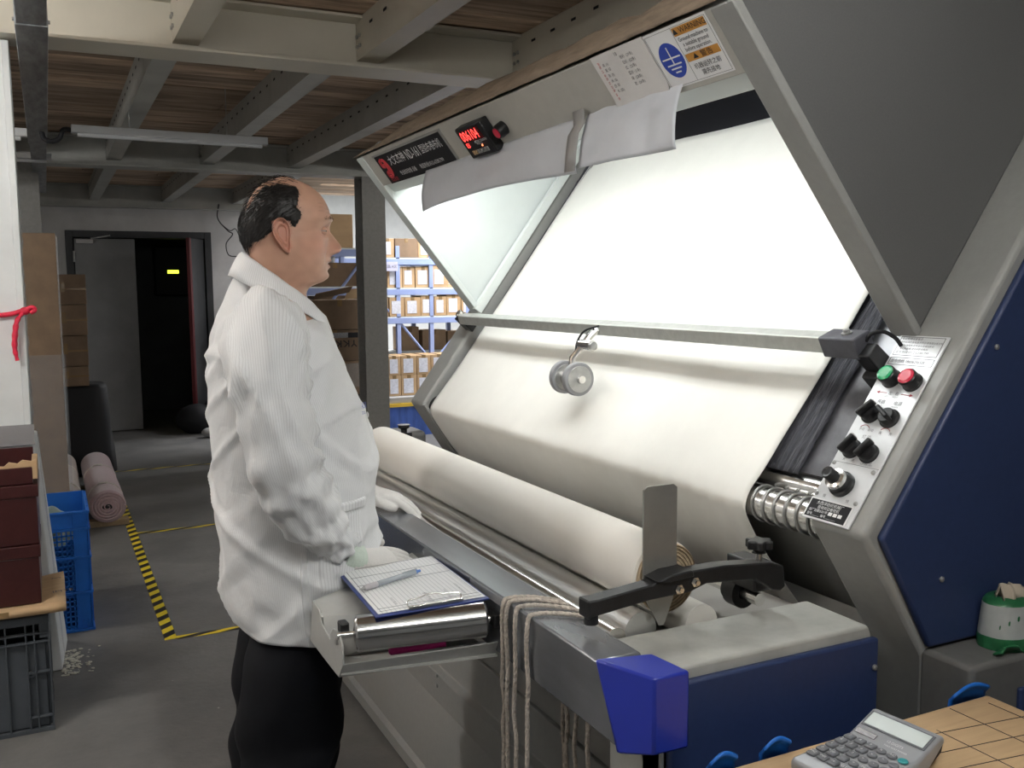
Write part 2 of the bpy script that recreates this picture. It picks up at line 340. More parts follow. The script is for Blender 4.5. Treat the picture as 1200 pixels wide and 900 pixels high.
WM = {}
def link(o, parent=None, m=None):
    COL.objects.link(o)
    if parent: o.parent = parent; WM[o] = WM[parent] @ (m or Matrix())
    else: WM[o] = m or Matrix()
    return o
def tag(o, label=None, cat=None, group=None, kind=None):
    if label: o['label'] = label
    if cat: o['category'] = cat
    if group: o['group'] = group
    if kind: o['kind'] = kind
    return o
def empty(name, loc, label=None, cat=None, group=None):
    o = bpy.data.objects.new(name, None); o.empty_display_size = 0.05; o.location = loc
    link(o, None, Matrix.Translation(loc)); return tag(o, label, cat, group)
def obj(name, mb, m, parent=None, loc=None, bevel=0.0, smooth=35, local=False, rz=0.0, seg=2):
    """link an MB as one mesh object; its coordinates are world ones unless local"""
    me = bpy.data.meshes.new(name)
    if parent is not None: Wm = WM[parent]; M4 = Matrix()
    else:
        M4 = Matrix.Translation(loc or (0, 0, 0)) @ Matrix.Rotation(rz, 4, 'Z'); Wm = M4
    if local: V = mb.v
    else:
        inv = Wm.inverted(); V = [tuple(inv @ Vector(p)) for p in mb.v]
    me.from_pydata(V, [], mb.f)
    if mb.uv:
        ul = me.uv_layers.new(name='UVMap')
        for p in me.polygons:
            q = mb.uv.get(p.index)
            if q:
                for k, li in enumerate(p.loop_indices): ul.data[li].uv = q[k]
    for mm in (m if isinstance(m, (list, tuple)) else [m]): me.materials.append(mm)
    me.validate(); me.update()
    if smooth:
        me.shade_smooth()
        if smooth < 180: me.set_sharp_from_angle(angle=R(smooth))
    o = bpy.data.objects.new(name, me)
    link(o, parent, M4 if parent is None else None)
    if parent is None: o.location = loc or (0, 0, 0); o.rotation_euler = (0, 0, rz)
    if bevel:
        b = o.modifiers.new('bevel', 'BEVEL'); b.width = bevel; b.segments = seg; b.limit_method = 'ANGLE'; b.angle_limit = R(40)
    return o
def struct(name, mb, m, parent=None, **k):
    o = obj(name, mb, m, parent, **k)
    if parent is None: o['kind'] = 'structure'
    return o
def dup(o, parent=None):
    c = o.copy(); COL.objects.link(c)
    if parent is not None: c.parent = parent
    for ch in list(o.children): dup(ch, c)
    return c

TEXTS = []
def lettering(items, origin, xd, yd, m, parent, name='lettering', lift=0.0006):
    """items: [(text, x, y, size, align)] laid out in the plane (origin, xd, yd); one mesh when converted"""
    TEXTS.append((items, Vector(origin), Vector(xd).normalized(), Vector(yd).normalized(), m, parent, name, lift))
def flush_text():
    tmp = []
    for items, o, xd, yd, m, parent, name, lift in TEXTS:
        zd = xd.cross(yd).normalized(); row = []
        for it in items:
            c = bpy.data.curves.new('txt', 'FONT'); c.body = it[0]; c.size = it[3]; c.align_x = it[4] if len(it) > 4 else 'LEFT'
            c.align_y = 'CENTER'; c.resolution_u = 2
            if len(it) > 5: c.space_character = it[5]
            ob = bpy.data.objects.new('txt', c); COL.objects.link(ob)
            sx = it[6] if len(it) > 6 else 1.0
            p = o + xd * it[1] + yd * it[2] + zd * lift
            ob.matrix_world = Matrix(((xd.x * sx, yd.x, zd.x, p.x), (xd.y * sx, yd.y, zd.y, p.y), (xd.z * sx, yd.z, zd.z, p.z), (0, 0, 0, 1)))
            row.append(ob)
        tmp.append(row)
    bpy.context.view_layer.update()
    dg = bpy.context.evaluated_depsgraph_get()
    for (items, o, xd, yd, m, parent, name, lift), row in zip(TEXTS, tmp):
        mb = MB()
        for ob in row:
            me = bpy.data.meshes.new_from_object(ob.evaluated_get(dg)); Wt = ob.matrix_world
            mb.add([Wt @ v.co for v in me.vertices], [tuple(p.vertices) for p in me.polygons])
            bpy.data.meshes.remove(me)
        if mb.f: obj(name, mb, m, parent, smooth=0)['kind'] = 'stuff'
    for row in tmp:
        for ob in row:
            c = ob.data; bpy.data.objects.remove(ob); bpy.data.curves.remove(c)

def crom(pts, n):
    """Catmull-Rom resample of a list of tuples"""
    P = [np.array(p, float) for p in pts]; P = [2 * P[0] - P[1]] + P + [2 * P[-1] - P[-2]]; out = []
    m = len(P) - 3
    for k in range(n):
        t = k / (n - 1) * m; i = min(int(t), m - 1); t -= i
        a, b, c, d = P[i:i + 4]
        out.append(0.5 * ((2 * b) + (c - a) * t + (2 * a - 5 * b + 4 * c - d) * t * t + (3 * b - a - 3 * c + d) * t ** 3))
    return out
def nz(x, y, z, s=1.0): return noise.noise(Vector((x * s, y * s, z * s)))

# ------------------------------------------------------------------ the setting
struct('floor', MB().bx(-2.4, 8.0, -4.2, 15.0, -0.05, 0.0), G['floor'], smooth=0)
ZD = 2.57                                             # underside of the timber deck
ce = struct('ceiling', MB().bx(-2.4, 8.0, -4.2, 7.5, ZD + 0.035, ZD + 0.08).bx(-2.4, 2.5, 7.5, 10.9, ZD + 0.035, ZD + 0.08), G['beamgrey'], smooth=0)
pm = [MB().bx(-1.2, 1.2, -0.093, 0.093, 0, 0.03)]
p0 = None
y = 1.3; row = 0
while y < 10.85:
    w = random.choice([0.17, 0.19, 0.21, 0.15]); x = -1.5 - (row % 3) * 0.75
    while x < (4.2 if y < 4.5 else 3.0 if y < 7.5 else 2.4):
        L = random.choice([2.0, 2.3, 2.6])
        if p0 is None:
            p0 = obj('plank', pm[0], G['plank'], ce, smooth=0, local=True, bevel=0.004, seg=1); q = p0
        else:
            q = p0.copy(); COL.objects.link(q); q.parent = ce
        q.location = (x + L / 2, y + w / 2, ZD + random.uniform(-0.004, 0.004)); q.scale = (L / 2.4 - 0.003, w / 0.19, 1)
        x += L
    y += w; row += 1

def ibeam_x(name, y, z0, z1, x0, x1, m, fw=0.10):
    mb = MB().bx(x0, x1, y - fw, y + fw, z0, z0 + 0.012).bx(x0, x1, y - fw, y + fw, z1 - 0.012, z1).bx(x0, x1, y - 0.005, y + 0.005, z0 + 0.012, z1 - 0.012)
    o = struct(name, mb, m, bevel=0.002); return o
b1 = ibeam_x('trim_1', 3.88, 2.365, 2.566, -2.3, 6.0, G['cream'])
b2 = ibeam_x('trim_2', 7.43, 2.355, 2.566, -2.3, 2.9, G['beamgrey'])
b3 = ibeam_x('trim_3', 10.72, 2.335, 2.566, -2.3, 2.6, G['beamgrey'], 0.06)
# C-channel joists running down the aisle between the beams
k = 4
def joist(x, y0, y1, m):
    global k
    z0, z1 = 2.405, 2.566
    mb = MB().bx(x, x + 0.006, y0, y1, z0 + 0.0062, z1).bx(x, x + 0.095, y0, y1, z0, z0 + 0.006).bx(x + 0.089, x + 0.095, y0, y1, z0 + 0.006, z0 + 0.02)
    o = struct('trim_%d' % k, mb, m, smooth=0); k += 1
    bm_ = MB(); n = int((y1 - y0) / 0.17)
    for i in range(n):                                # slots punched along the web, and the fixing bolts
        yy = y0 + 0.1 + i * 0.17
        bm_.bx(x - 0.0015, x + 0.0005, yy, yy + 0.035, z1 - 0.055, z1 - 0.045)
    obj('slot', bm_, G['blackmat'], o, smooth=0)['kind'] = 'stuff'
    for yy in (y0 + 0.04, y1 - 0.06):
        for zz in (z0 + 0.05, z0 + 0.09):
            obj('bolt', MB().cyl((x - 0.008, yy, zz), (x, yy, zz), 0.008, 6).cyl((x - 0.008, yy + 0.035, zz), (x, yy + 0.035, zz), 0.008, 6), G['zinc'], o)
for x in (0.475, 1.19, 1.90, 2.62): joist(x, 1.0, 3.87, G['cream'])
for x in (-0.30, 0.43, 1.07, 1.71, 2.35): joist(x, 3.89, 7.42, G['beamgrey'])
for x in (-0.25, 0.44, 1.14, 1.86): joist(x, 7.44, 10.71, G['beamgrey'])

struct('wall_left', MB().bx(-2.5, -2.4, -4.2, 15.0, 0, 3.6), G['whitewall'], smooth=0)
struct('wall_back', MB().bx(-2.5, 8.1, -4.3, -4.2, 0, 3.6), G['hallwall'], smooth=0)
struct('wall_right', MB().bx(8.0, 8.1, -4.2, 15.1, 0, 3.6), G['hallwall'], smooth=0)
struct('wall_far', MB().bx(2.4, 8.1, 15.0, 15.1, 0, 3.6), G['hallwall'], smooth=0)
struct('wall_front', MB().bx(-2.4, 0.20, 10.8, 10.95, 0, 2.6).bx(1.63, 2.5, 10.8, 10.95, 0, 2.6).bx(0.20, 1.63, 10.8, 10.95, 2.10, 2.6), G['whitewall'], smooth=0)
struct('wall_partition', MB().bx(2.4, 2.5, 10.95, 15.0, 0, 3.6), G['hallwall'], smooth=0)
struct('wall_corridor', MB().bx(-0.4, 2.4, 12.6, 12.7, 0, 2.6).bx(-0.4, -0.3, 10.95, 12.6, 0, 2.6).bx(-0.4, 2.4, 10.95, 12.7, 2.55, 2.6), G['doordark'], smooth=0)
hc = struct('ceiling_hall', MB().bx(2.5, 8.0, 7.5, 15.0, 3.3, 3.38).bx(2.5, 8.0, 7.45, 7.52, ZD + 0.08, 3.3).bx(2.44, 2.5, 7.5, 10.9, ZD + .08, 3.3), G['hallwall'], smooth=0)
for i, yy in enumerate((9.6, 11.6, 13.4)):
    struct('trim_%d' % (30 + i), MB().bx(2.5, 8.0, yy - 0.1, yy + 0.1, 3.02, 3.3), G['hallwall'], smooth=0, bevel=0.004)
struct('trim_33', MB().bx(2.52, 2.72, 8.0, 15.0, 2.85, 3.02), G['hallwall'], smooth=0)
# steel column under the second beam and the one in the left bay
for i, (cx, cy) in enumerate(((2.355, 7.4), (-0.10, 7.38))):
    mb = MB().bx(cx - 0.095, cx + 0.095, cy - 0.10, cy - 0.09, 0, 2.355).bx(cx - 0.095, cx + 0.095, cy + 0.09, cy + 0.10, 0, 2.355).bx(cx - 0.006, cx + 0.006, cy - 0.09, cy + 0.09, 0, 2.355)
    mb.bx(cx - 0.12, cx + 0.12, cy - 0.12, cy + 0.12, 0, 0.012)
    struct('trim_%d' % (40 + i), mb, G['darkcol'], bevel=0.002)

# double door of the dark passage
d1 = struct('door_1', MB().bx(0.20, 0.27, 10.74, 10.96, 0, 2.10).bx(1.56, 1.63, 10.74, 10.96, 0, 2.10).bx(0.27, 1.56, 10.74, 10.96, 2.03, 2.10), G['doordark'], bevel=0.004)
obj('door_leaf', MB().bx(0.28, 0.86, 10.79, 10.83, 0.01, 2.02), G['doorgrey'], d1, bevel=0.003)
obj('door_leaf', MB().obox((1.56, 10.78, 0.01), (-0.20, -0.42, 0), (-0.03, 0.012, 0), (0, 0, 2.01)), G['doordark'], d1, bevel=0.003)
obj('edge_seal', MB().obox((1.368, 10.345, 0.01), (-0.02, -0.012, 0), (-0.03, 0.012, 0), (0, 0, 2.01)), mat('dark_red_seal', (0.11, 0.012, 0.014), 0.5), d1)
obj('door_closer', MB().bx(0.30, 0.46, 10.75, 10.79, 1.97, 2.01).tube([(0.44, 10.74, 2.02), (0.62, 10.70, 2.05)], 0.008, 8), G['whitewall'], d1, bevel=0.003)
for zz in (0.3, 1.1, 1.78): obj('hinge', MB().cyl((0.275, 10.735, zz), (0.275, 10.735, zz + 0.11), 0.012, 10), G['zinc'], d1)

# bare tube lamps of the near hall, the last two added as hidden fill
def tube_lamp(c, L, glow, i):
    c = Vector(c); f = empty('lamp_fixture', tuple(c), ['lit tube lamp under the first ceiling beam', 'lit tube lamp over the cardboard topped crate', 'added unseen tube lamp at the left, brightening the middle bay', 'added unseen tube lamp behind the machine, brightening the ceiling'][i], 'lamp')
    obj('lamp_tube', MB().cyl(c - Vector((L / 2, 0, 0)), c + Vector((L / 2, 0, 0)), 0.014, 14), mat('lit_tube', (1, 1, 1), .4, emit=(1.0, .99, .96), estr=glow), f)
    obj('housing', MB().bx(c.x - L / 2 - .02, c.x + L / 2 + .02, c.y - .014, c.y + .014, c.z + .05, c.z + .08), G['tubeoff'], f, bevel=0.003)
    obj('end_holder', MB().bx(c.x - L / 2 - .02, c.x - L / 2, c.y - .012, c.y + .012, c.z - .02, c.z + .05), G['tubeoff'], f)
    obj('end_holder', MB().bx(c.x + L / 2, c.x + L / 2 + .02, c.y - .012, c.y + .012, c.z - .02, c.z + .05), G['tubeoff'], f)
    obj('hanger', MB().cyl((c.x - L * .3, c.y, c.z + .07), (c.x - L * .3, c.y, 2.57), .003, 6), G['zinc'], f)
    obj('hanger', MB().cyl((c.x + L * .3, c.y, c.z + .07), (c.x + L * .3, c.y, 2.57), .003, 6), G['zinc'], f)
for i, a in enumerate(NEAR_LAMPS): tube_lamp(*a, i)
# ------------------------------------------------------------------ the inspection machine
MC = empty('inspection_machine', (1.45, 2.4, 0), 'big grey and dark blue cloth inspection machine with slanted lit screen and overhead hood', 'machine')
YN0, YN1, YF0, YF1 = 1.22, 1.36, 3.45, 3.59           # near and far end housings
A = Vector((1.542, 0, 1.377)); TA = Vector((0.588, 0, 0.809)); NA = Vector((-0.809, 0, 0.588))   # apex, up the screen, out of the screen
def S(s, y, o=0.0): p = A + TA * s + NA * o; return Vector((p.x, y, p.z))
fb = S(-0.43, 0)
arm = [(fb.x, fb.z), (S(0.78, 0).x, S(0.78, 0).z), (2.35, 2.01), (2.35, 0.02), (1.455, 0.02), (1.455, 0.775)]
obj('end_housing', MB().xz(arm, YN0, YN1), G['machine'], MC, bevel=0.012, seg=3)
obj('end_housing', MB().xz(arm, YF0, YF1), G['machine'], MC, bevel=0.012, seg=3)
# far leg shows a flange folded towards the machine middle
obj('leg_flange', MB().prism([S(-0.43, YF0 - 0.02), S(-0.43, YF0 + 0.005), (1.455, YF0 + 0.005, 0.775), (1.455, YF0 - 0.02, 0.775)], (0.012, 0, 0.004)), G['machine'], MC, bevel=0.002)
def inset(o): 
    return [(fb.x + 0.030, fb.z - 0.004), (S(0.70, 0).x + 0.034, S(0.70, 0).z), (2.30, 1.96), (2.30, 0.800), (1.452, 0.800)]
pn = obj('blue_side_panel', MB().xz(inset(0), YN0 - 0.014, YN0 + 0.002), G['blue'], MC, bevel=0.006, seg=2)
for x, z in ((1.475, 0.93), (1.60, 1.36), (1.86, 1.72), (2.2, 0.9)): obj('screw', MB().lathe([(0.0055, 0), (0.0055, 0.003), (0.003, 0.005)], (x, YN0 - 0.014, z), (0, -1, 0), 10), G['zinc'], pn)
# machine base step at the near end
st = obj('base_step', MB().bx(1.452, 2.35, 1.115, YN0 + 0.01, 0.0, 0.795), G['machdark'], MC, bevel=0.010, seg=3)
obj('blue_door', MB().bx(1.575, 2.30, 1.106, 1.117, 0.05, 0.735), G['blue'], st, bevel=0.004)

# ---- hood
ht = Vector((1.074, 0, 1.965)); hb = Vector((1.154, 0, 1.860))
DH = (hb - ht).normalized(); NH = Vector((DH.z, 0, -DH.x))
def Hd(d, y, o=0.0): p = ht + DH * d + NH * o; return Vector((p.x, y, p.z))
hood = [(ht.x, ht.z), (A.x, A.z), (S(1.12, 0).x, S(1.12, 0).z), (S(1.12, 0).x - 0.02, S(1.12, 0).z + 0.05), (1.62, 2.12), (1.155, 2.03)]
hp = obj('hood_side', MB().xz(hood, 1.337, 1.378), G['hoodshade'], MC, bevel=0.006, seg=2)
lip = [ht, ht + (A - ht) * 1.0, ht + (A - ht) * 1.0 + Vector((0.016, 0, 0.012)), ht + Vector((0.016, 0, 0.012))]
obj('front_lip', MB().prism([(p.x - 0.004, 1.334, p.z - 0.003) for p in lip], (0, 0.062, 0)), G['machine'], hp, bevel=0.003)
hf = obj('hood_side', MB().xz(hood, 3.475, 3.515), G['whitein'], MC, bevel=0.006, seg=2)
obj('front_lip', MB().prism([(p.x - 0.004, 3.45, p.z - 0.003) for p in lip], (0, 0.068, 0)), G['whitein'], hf, bevel=0.003)
obj('screen_lip', MB().prism([S(0.0, 3.44, 0.0), S(0.95, 3.44, 0.0), S(0.95, 3.44, 0.035), S(0.0, 3.44, 0.035)], (0, 0.03, 0)), G['whitein'], hf, bevel=0.003)
hd = obj('header_panel', MB().prism([Hd(0, 1.365), Hd(0.132, 1.365), Hd(0.132, 1.365, -0.015), Hd(0, 1.365, -0.015)], (0, 2.15, 0)), G['header'], MC, bevel=0.003)
ob_ = MB().prism([(1.09, 1.37, 1.965), (1.16, 1.37, 2.025), (1.62, 1.37, 2.11), (2.20, 1.37, 2.33), (2.20, 1.37, 2.31), (1.63, 1.37, 2.09), (1.17, 1.37, 2.005), (1.10, 1.37, 1.945)], (0, 2.14, 0))
obj('hood_roof', ob_, G['machine'], MC, bevel=0.003)
obj('hood_back', MB().prism([S(0.80, 1.37, -0.085), S(1.2, 1.37, -0.085), S(1.2, 1.37, -0.10), S(0.80, 1.37, -0.10)], (0, 2.14, 0)), G['machdark'], MC)
# light trough under the header, with two lamp tubes
tr = obj('lamp_trough', MB().prism([(1.152, 1.38, 1.870), (1.205, 1.38, 1.842), (1.222, 1.38, 1.852), (1.222, 1.38, 1.862), (1.206, 1.38, 1.854), (1.160, 1.38, 1.880)], (0, 2.09, 0)), G['whitein'], MC, bevel=0.002)
obj('reflector', MB().prism([(1.13, 1.38, 1.90), (1.18, 1.38, 1.985), (1.34, 1.38, 2.02), (1.34, 1.38, 2.03), (1.17, 1.38, 1.995), (1.12, 1.38, 1.905)], (0, 2.09, 0)), G['whitein'], tr)
for x, z in ((1.252, 1.886), (1.300, 1.935)):
    obj('lamp_tube', MB().cyl((x, 1.45, z), (x, 3.40, z), 0.013, 12), G['lamp'], tr)
    for ya, yb in ((1.425, 1.455), (3.395, 3.425)): obj('lamp_holder', MB().bx(x - 0.018, x + 0.018, ya, yb, z - 0.02, z + 0.02), G['whitein'], tr, bevel=0.003)

# black name board on the header
sb = obj('name_board', MB().prism([Hd(0.019, 2.72, 0.0), Hd(0.131, 2.72, 0.0), Hd(0.131, 2.72, 0.003), Hd(0.019, 2.72, 0.003)], (0, 0.627, 0)), G['blackmat'], MC)
bo = Hd(0.075, 3.352, 0.0036); XD = Vector((0, -1, 0)); YD = -DH
obj('frame', MB().prism([Hd(0.012, 2.708, 0.0), Hd(0.019, 2.708, 0), Hd(0.019, 2.708, 0.004), Hd(0.012, 2.708, 0.004)], (0, 0.65, 0))
    .prism([Hd(0.012, 2.706, 0), Hd(0.132, 2.706, 0), Hd(0.132, 2.706, 0.004), Hd(0.012, 2.706, 0.004)], (0, 0.012, 0)), G['machine'], sb)
lettering([('大文杰神', 0.118, 0.022, 0.040, 'LEFT', 1.0, 1.0), ('ND-161', 0.290, 0.022, 0.050, 'LEFT', 1.0, 0.78), ('型验布卷布机', 0.428, 0.022, 0.034, 'LEFT', 0.92, 0.9),
           ('专业纺织验卷 设备', 0.150, -0.030, 0.019, 'LEFT', 1.0, 1.0), ('制造热线:0512-63381799', 0.345, -0.030, 0.019, 'LEFT', 1.0, 1.02)], bo, XD, YD, G['inkwhite'], sb)
lettering([('大文机械', 0.030, -0.043, 0.018)], bo, XD, YD, G['inkred'], sb)
lg = MB()                                              # red emblem: curled stroke with an eye
pth = [(0.055, 0.040), (0.040, 0.032), (0.045, 0.012), (0.062, 0.018), (0.078, 0.006), (0.070, -0.014), (0.050, -0.010), (0.046, -0.026), (0.062, -0.030), (0.082, -0.020), (0.090, 0.004), (0.080, 0.030), (0.066, 0.038)]
lg.tube([bo + XD * (x + 0.0) + YD * y for x, y in crom(pth, 40)], 0.0065, 6, flat=1.0)
obj('emblem', lg, G['inkred'], sb)
# digital counter with red figures
ct = obj('digital_counter', MB().prism([Hd(0.027, 2.388, 0), Hd(0.125, 2.388, 0), Hd(0.125, 2.388, 0.030), Hd(0.027, 2.388, 0.030)], (0, 0.168, 0)), G['black'], MC, bevel=0.004)
co = Hd(0.0, 2.556, 0.0302)
obj('display_window', MB().prism([Hd(0.037, 2.412, 0.030), Hd(0.074, 2.412, 0.030), Hd(0.074, 2.412, 0.0308), Hd(0.037, 2.412, 0.0308)], (0, 0.13, 0)), mat('dark_red_window', (0.10, 0.004, 0.006), 0.2), ct)
lettering([('006104', 0.018, -0.056, 0.043, 'LEFT', 1.02, 0.86)], co, XD, YD, G['led'], ct, 'led_digits', 0.0012)
lettering([('03', 0.018, -0.083, 0.022)], co, XD, YD, G['led'], ct, 'led_digits', 0.0012)
lettering([('METER COUNTER', 0.078, -0.079, 0.010), ('MODEL 6', 0.085, -0.086, 0.008)], co, XD, YD, G['inkwhite'], ct, lift=0.0008)
obj('indicator', MB().ball(co + XD * 0.110 - DH * -0.0 + YD * -0.093, 0.0035, 8), mat('orange_led', (1, .2, .05), .4, emit=(1, .25, .1), estr=1.5), ct)
for i in range(7):
    p = co + XD * (0.032 + i * 0.0155) + YD * -0.113
    obj('key', MB().obox(p, XD * 0.011, YD * 0.013, NH * 0.003), G['cardlight'] if i < 2 else G['zinc'], ct, bevel=0.001)
rb_ = obj('round_button', MB().lathe([(0.020, 0), (0.020, 0.020), (0.017, 0.028)], Hd(0.076, 2.335, 0), NH, 20), G['black'], MC)
obj('button_face', MB().lathe([(0.0145, 0), (0.0145, 0.002), (0.010, 0.003)], Hd(0.076, 2.335, 0.028), NH, 18), G['redbtn'], rb_)
# two screws of the trough and the grounding sticker
ws = obj('warning_sticker', MB().prism([Hd(0.0, 1.416, 0), Hd(0.120, 1.416, 0), Hd(0.120, 1.416, 0.0012), Hd(0.0, 1.416, 0.0012)], (0, 0.194, 0)), G['paper'], MC)
wo = Hd(0.0, 1.610, 0.0013)
def wrect(mb, x0, x1, y0, y1, t=0.0003): return mb.obox(wo + XD * x0 + YD * y0, XD * (x1 - x0), YD * (y1 - y0), NH * t)
obj('orange_band', wrect(wrect(MB(), 0.089, 0.186, -0.024, -0.007), 0.089, 0.186, -0.078, -0.062), G['orange'], ws)
el = MB(); n = 40
el.prism([wo + XD * (0.048 + 0.034 * math.cos(2 * math.pi * i / n)) + YD * (-0.064 + 0.037 * math.sin(2 * math.pi * i / n)) for i in range(n)], NH * 0.0003)
obj('blue_disc', el, G['inkblue'], ws, smooth=0)
gs = MB()
for q in ((0.0465, 0.0495, -0.073, -0.036), (0.020, 0.076, -0.0605, -0.0575), (0.026, 0.070, -0.0745, -0.0715), (0.032, 0.064, -0.0825, -0.0795), (0.040, 0.057, -0.0905, -0.0875)): wrect(gs, *q, t=0.0006)
obj('ground_symbol', gs, G['inkwhite'], ws, smooth=0)
fr = MB()
for q in ((0.003, 0.190, -0.0055, -0.005), (0.003, 0.190, -0.1165, -0.116), (0.003, 0.0035, -0.1165, -0.005), (0.1895, 0.190, -0.1165, -0.005), (0.0865, 0.087, -0.1165, -0.005)): wrect(fr, *q)
obj('printed_border', fr, G['ink'], ws, smooth=0)
lettering([('▲ WARNING', 0.1375, -0.0155, 0.0155, 'CENTER', 1.0, 1.05), ('Ground machine to', 0.1375, -0.032, 0.0118, 'CENTER', 0.98, 0.95), ('a suitable ground', 0.1375, -0.043, 0.0118, 'CENTER', 0.98, 0.95), ('before operation.', 0.1375, -0.054, 0.0118, 'CENTER', 0.98, 0.95),
           ('▲ 警告', 0.1375, -0.0705, 0.0135, 'CENTER', 1.1, 1.3), ('机器运转之前', 0.1375, -0.0905, 0.0125, 'CENTER', 1.0, 1.05), ('需先接地', 0.1375, -0.105, 0.0125, 'CENTER', 1.0, 1.05)], wo, XD, YD, G['ink'], ws, lift=0.0008)
# taped handwritten sheet
pp = tag(obj('paper_note', MB().prism([Hd(-0.002, 1.612, 0.001), Hd(0.10, 1.612, 0.001), Hd(0.135, 1.612, 0.006), Hd(0.135, 1.612, 0.0075), Hd(0.10, 1.612, 0.0025), Hd(-0.002, 1.612, 0.0025)], (0, 0.195, 0)), mat('greyish_paper', (0.70, 0.68, 0.66), 0.7, var=0.04), loc=Hd(0.06, 1.71)), 'white sheet of handwritten notes taped on the hood beside the grounding warning', 'paper')
po = Hd(0.0, 1.807, 0.0028)
li = [('18', 0.085, -0.010, 0.012)]
for i, (a, b) in enumerate((('本: (1)', '短衫 : (29条)'), ('黑: 印', '白衫 : (22条)'), ('灰: (3)', '红 : (25条)'), ('米: (5)', '蓝衫 : (1条)'), ('白: 印', '绿 : (28条)'), ('卡: (印)', '驼 : (26条)'))):
    li += [(a, 0.030, -0.023 - i * 0.0125, 0.0085), (b, 0.100, -0.020 - i * 0.0125, 0.0085)]
lettering(li, po, XD, YD, G['inkgrey'], pp)
lettering([('黑色 12 米色 32 白色 36 布头 45 以上 请', 0, 0, 0.0080)], po + XD * 0.018 + YD * -0.012, -YD + XD * 0.06, XD, G['inkred'], pp)

# white plastic sheets hanging off the header
def hang(y0, y1, x, zt, zb, curl, name, label, seed, ny=34, nz_=16):
    P = []
    for i in range(ny):
        yy = y0 + (y1 - y0) * i / (ny - 1); row = []
        for j in range(nz_):
            t = j / (nz_ - 1)
            z = zt(yy) + (zb(yy) - zt(yy)) * t
            wv = 0.010 * nz(yy * 4 + seed, t * 1.5, 3.1) * (0.3 + t) + 0.004 * nz(yy * 17 + seed, t * 4, 1.1) * (curl > 0.02)
            row.append((x - 0.006 - curl * math.sin(t * 2.2) * 0.9 + wv, yy, z))
        P.append(row)
    mb = MB().grid(P)
    o = obj(name, mb, G['sheet'], loc=((x), (y0 + y1) / 2, zb((y0 + y1) / 2)), smooth=180)
    s = o.modifiers.new('thick', 'SOLIDIFY'); s.thickness = 0.0012
    return tag(o, label, 'plastic sheet', 'plastic sheets hanging from the hood')
hang(1.965, 2.985, 1.150, lambda y: 1.875 - 0.010 * (y - 1.96), lambda y: 1.742 - 0.012 * (y - 2.0) + 0.018 * math.sin((y - 1.96) * 3.0), 0.020, 'light_shield_sheet', 'long smooth white plastic sheet hanging from the hood below the red counter', 1.0)
hang(1.572, 1.935, 1.150, lambda y: 1.880, lambda y: 1.748 + 0.010 * (y - 1.6), 0.026, 'light_shield_sheet', 'short creased white plastic sheet hanging from the hood below the handwritten note', 7.0)
tsp = [(Hd(0.098, 1.96, 0.003)), Hd(0.125, 1.96, 0.020), Vector((1.118, 1.96, 1.83)), Vector((1.112, 1.96, 1.79)), Vector((1.108, 1.96, 1.745))]
o = obj('tape_strip', MB().grid([[(p.x - .004, 1.928 + .05 * k / 3, p.z) for k in range(4)] for p in tsp]), mat('grey_tape', (0.36, 0.35, 0.34), 0.3), MC, smooth=180)
sm_ = o.modifiers.new('t', 'SOLIDIFY'); sm_.thickness = 0.001

# brown dust sheet thrown over the top of the hood
P = []
for i in range(60):
    yy = 1.34 + 2.18 * i / 59; row = []
    e = 0.012 * nz(yy * 5, 0, 0) + 0.01 * nz(yy * 17, 2, 0)
    rag = 0.02 * nz(yy * 9, 7, 0)
    tp = min(1.0, (3.56 - yy) / 0.45)
    for t, (x, z) in zip((0, .15, .3, .5, .7, .85, 1), ((1.066, 1.966), (1.080, 1.988), (1.100, 2.010), (1.130, 2.034 + rag * .5), (1.160, 2.050 + rag), (1.24, 2.068 + rag), (1.42, 2.10 + rag))):
        z2 = 1.966 + (z - 1.966) * (0.35 + 0.65 * tp)
        row.append((x - 0.004 + e * t * (1 - t) * 3 + 0.006 * nz(yy * 11, t * 3, 4), yy, z2 + 0.004))
    P.append(row)
ds = obj('dust_sheet', MB().grid(P), G['brown'], loc=(1.2, 2.4, 2.0), smooth=180)
s = ds.modifiers.new('thick', 'SOLIDIFY'); s.thickness = 0.003; s.offset = 1
tag(ds, 'wrinkled brown dust sheet lying over the top of the machine hood', 'dust sheet')

# ---- screen
obj('light_screen', MB().prism([S(-0.02, 1.36, -0.062), S(0.69, 1.36, -0.062), S(0.69, 1.36, -0.075), S(-0.02, 1.36, -0.075)], (0, 2.10, 0)), mat('white_acrylic', (0.62, 0.63, 0.68), 0.3), MC)
obj('top_board', MB().prism([S(0.70, 1.36, -0.055), S(1.12, 1.36, -0.055), S(1.12, 1.36, -0.08), S(0.70, 1.36, -0.08)], (0, 2.10, 0)), mat('black_board', (0.012, 0.012, 0.016), 0.35, spec=0.3), MC)
obj('lower_plate', MB().prism([S(-0.315, 1.36, -0.055), S(-0.02, 1.36, -0.055), S(-0.02, 1.36, -0.075), S(-0.315, 1.36, -0.075)], (0, 2.10, 0)), mat('scuffed_dark_plate', (0.10, 0.10, 0.11), 0.45, var=0.3, vscale=14), MC)
obj('back_shell', MB().prism([(1.47, 1.36, 0.75), (1.62, 1.36, 0.55), (1.62, 1.36, 0.02), (1.66, 1.36, 0.02), (1.66, 1.36, 0.60), (1.50, 1.36, 0.80)], (0, 2.10, 0)), G['machine'], MC)
obj('inner_back', MB().prism([(1.405, 1.36, 0.975), (1.575, 1.36, 0.715), (1.585, 1.36, 0.722), (1.415, 1.36, 0.982)], (0, 2.10, 0)), G['machine'], MC)
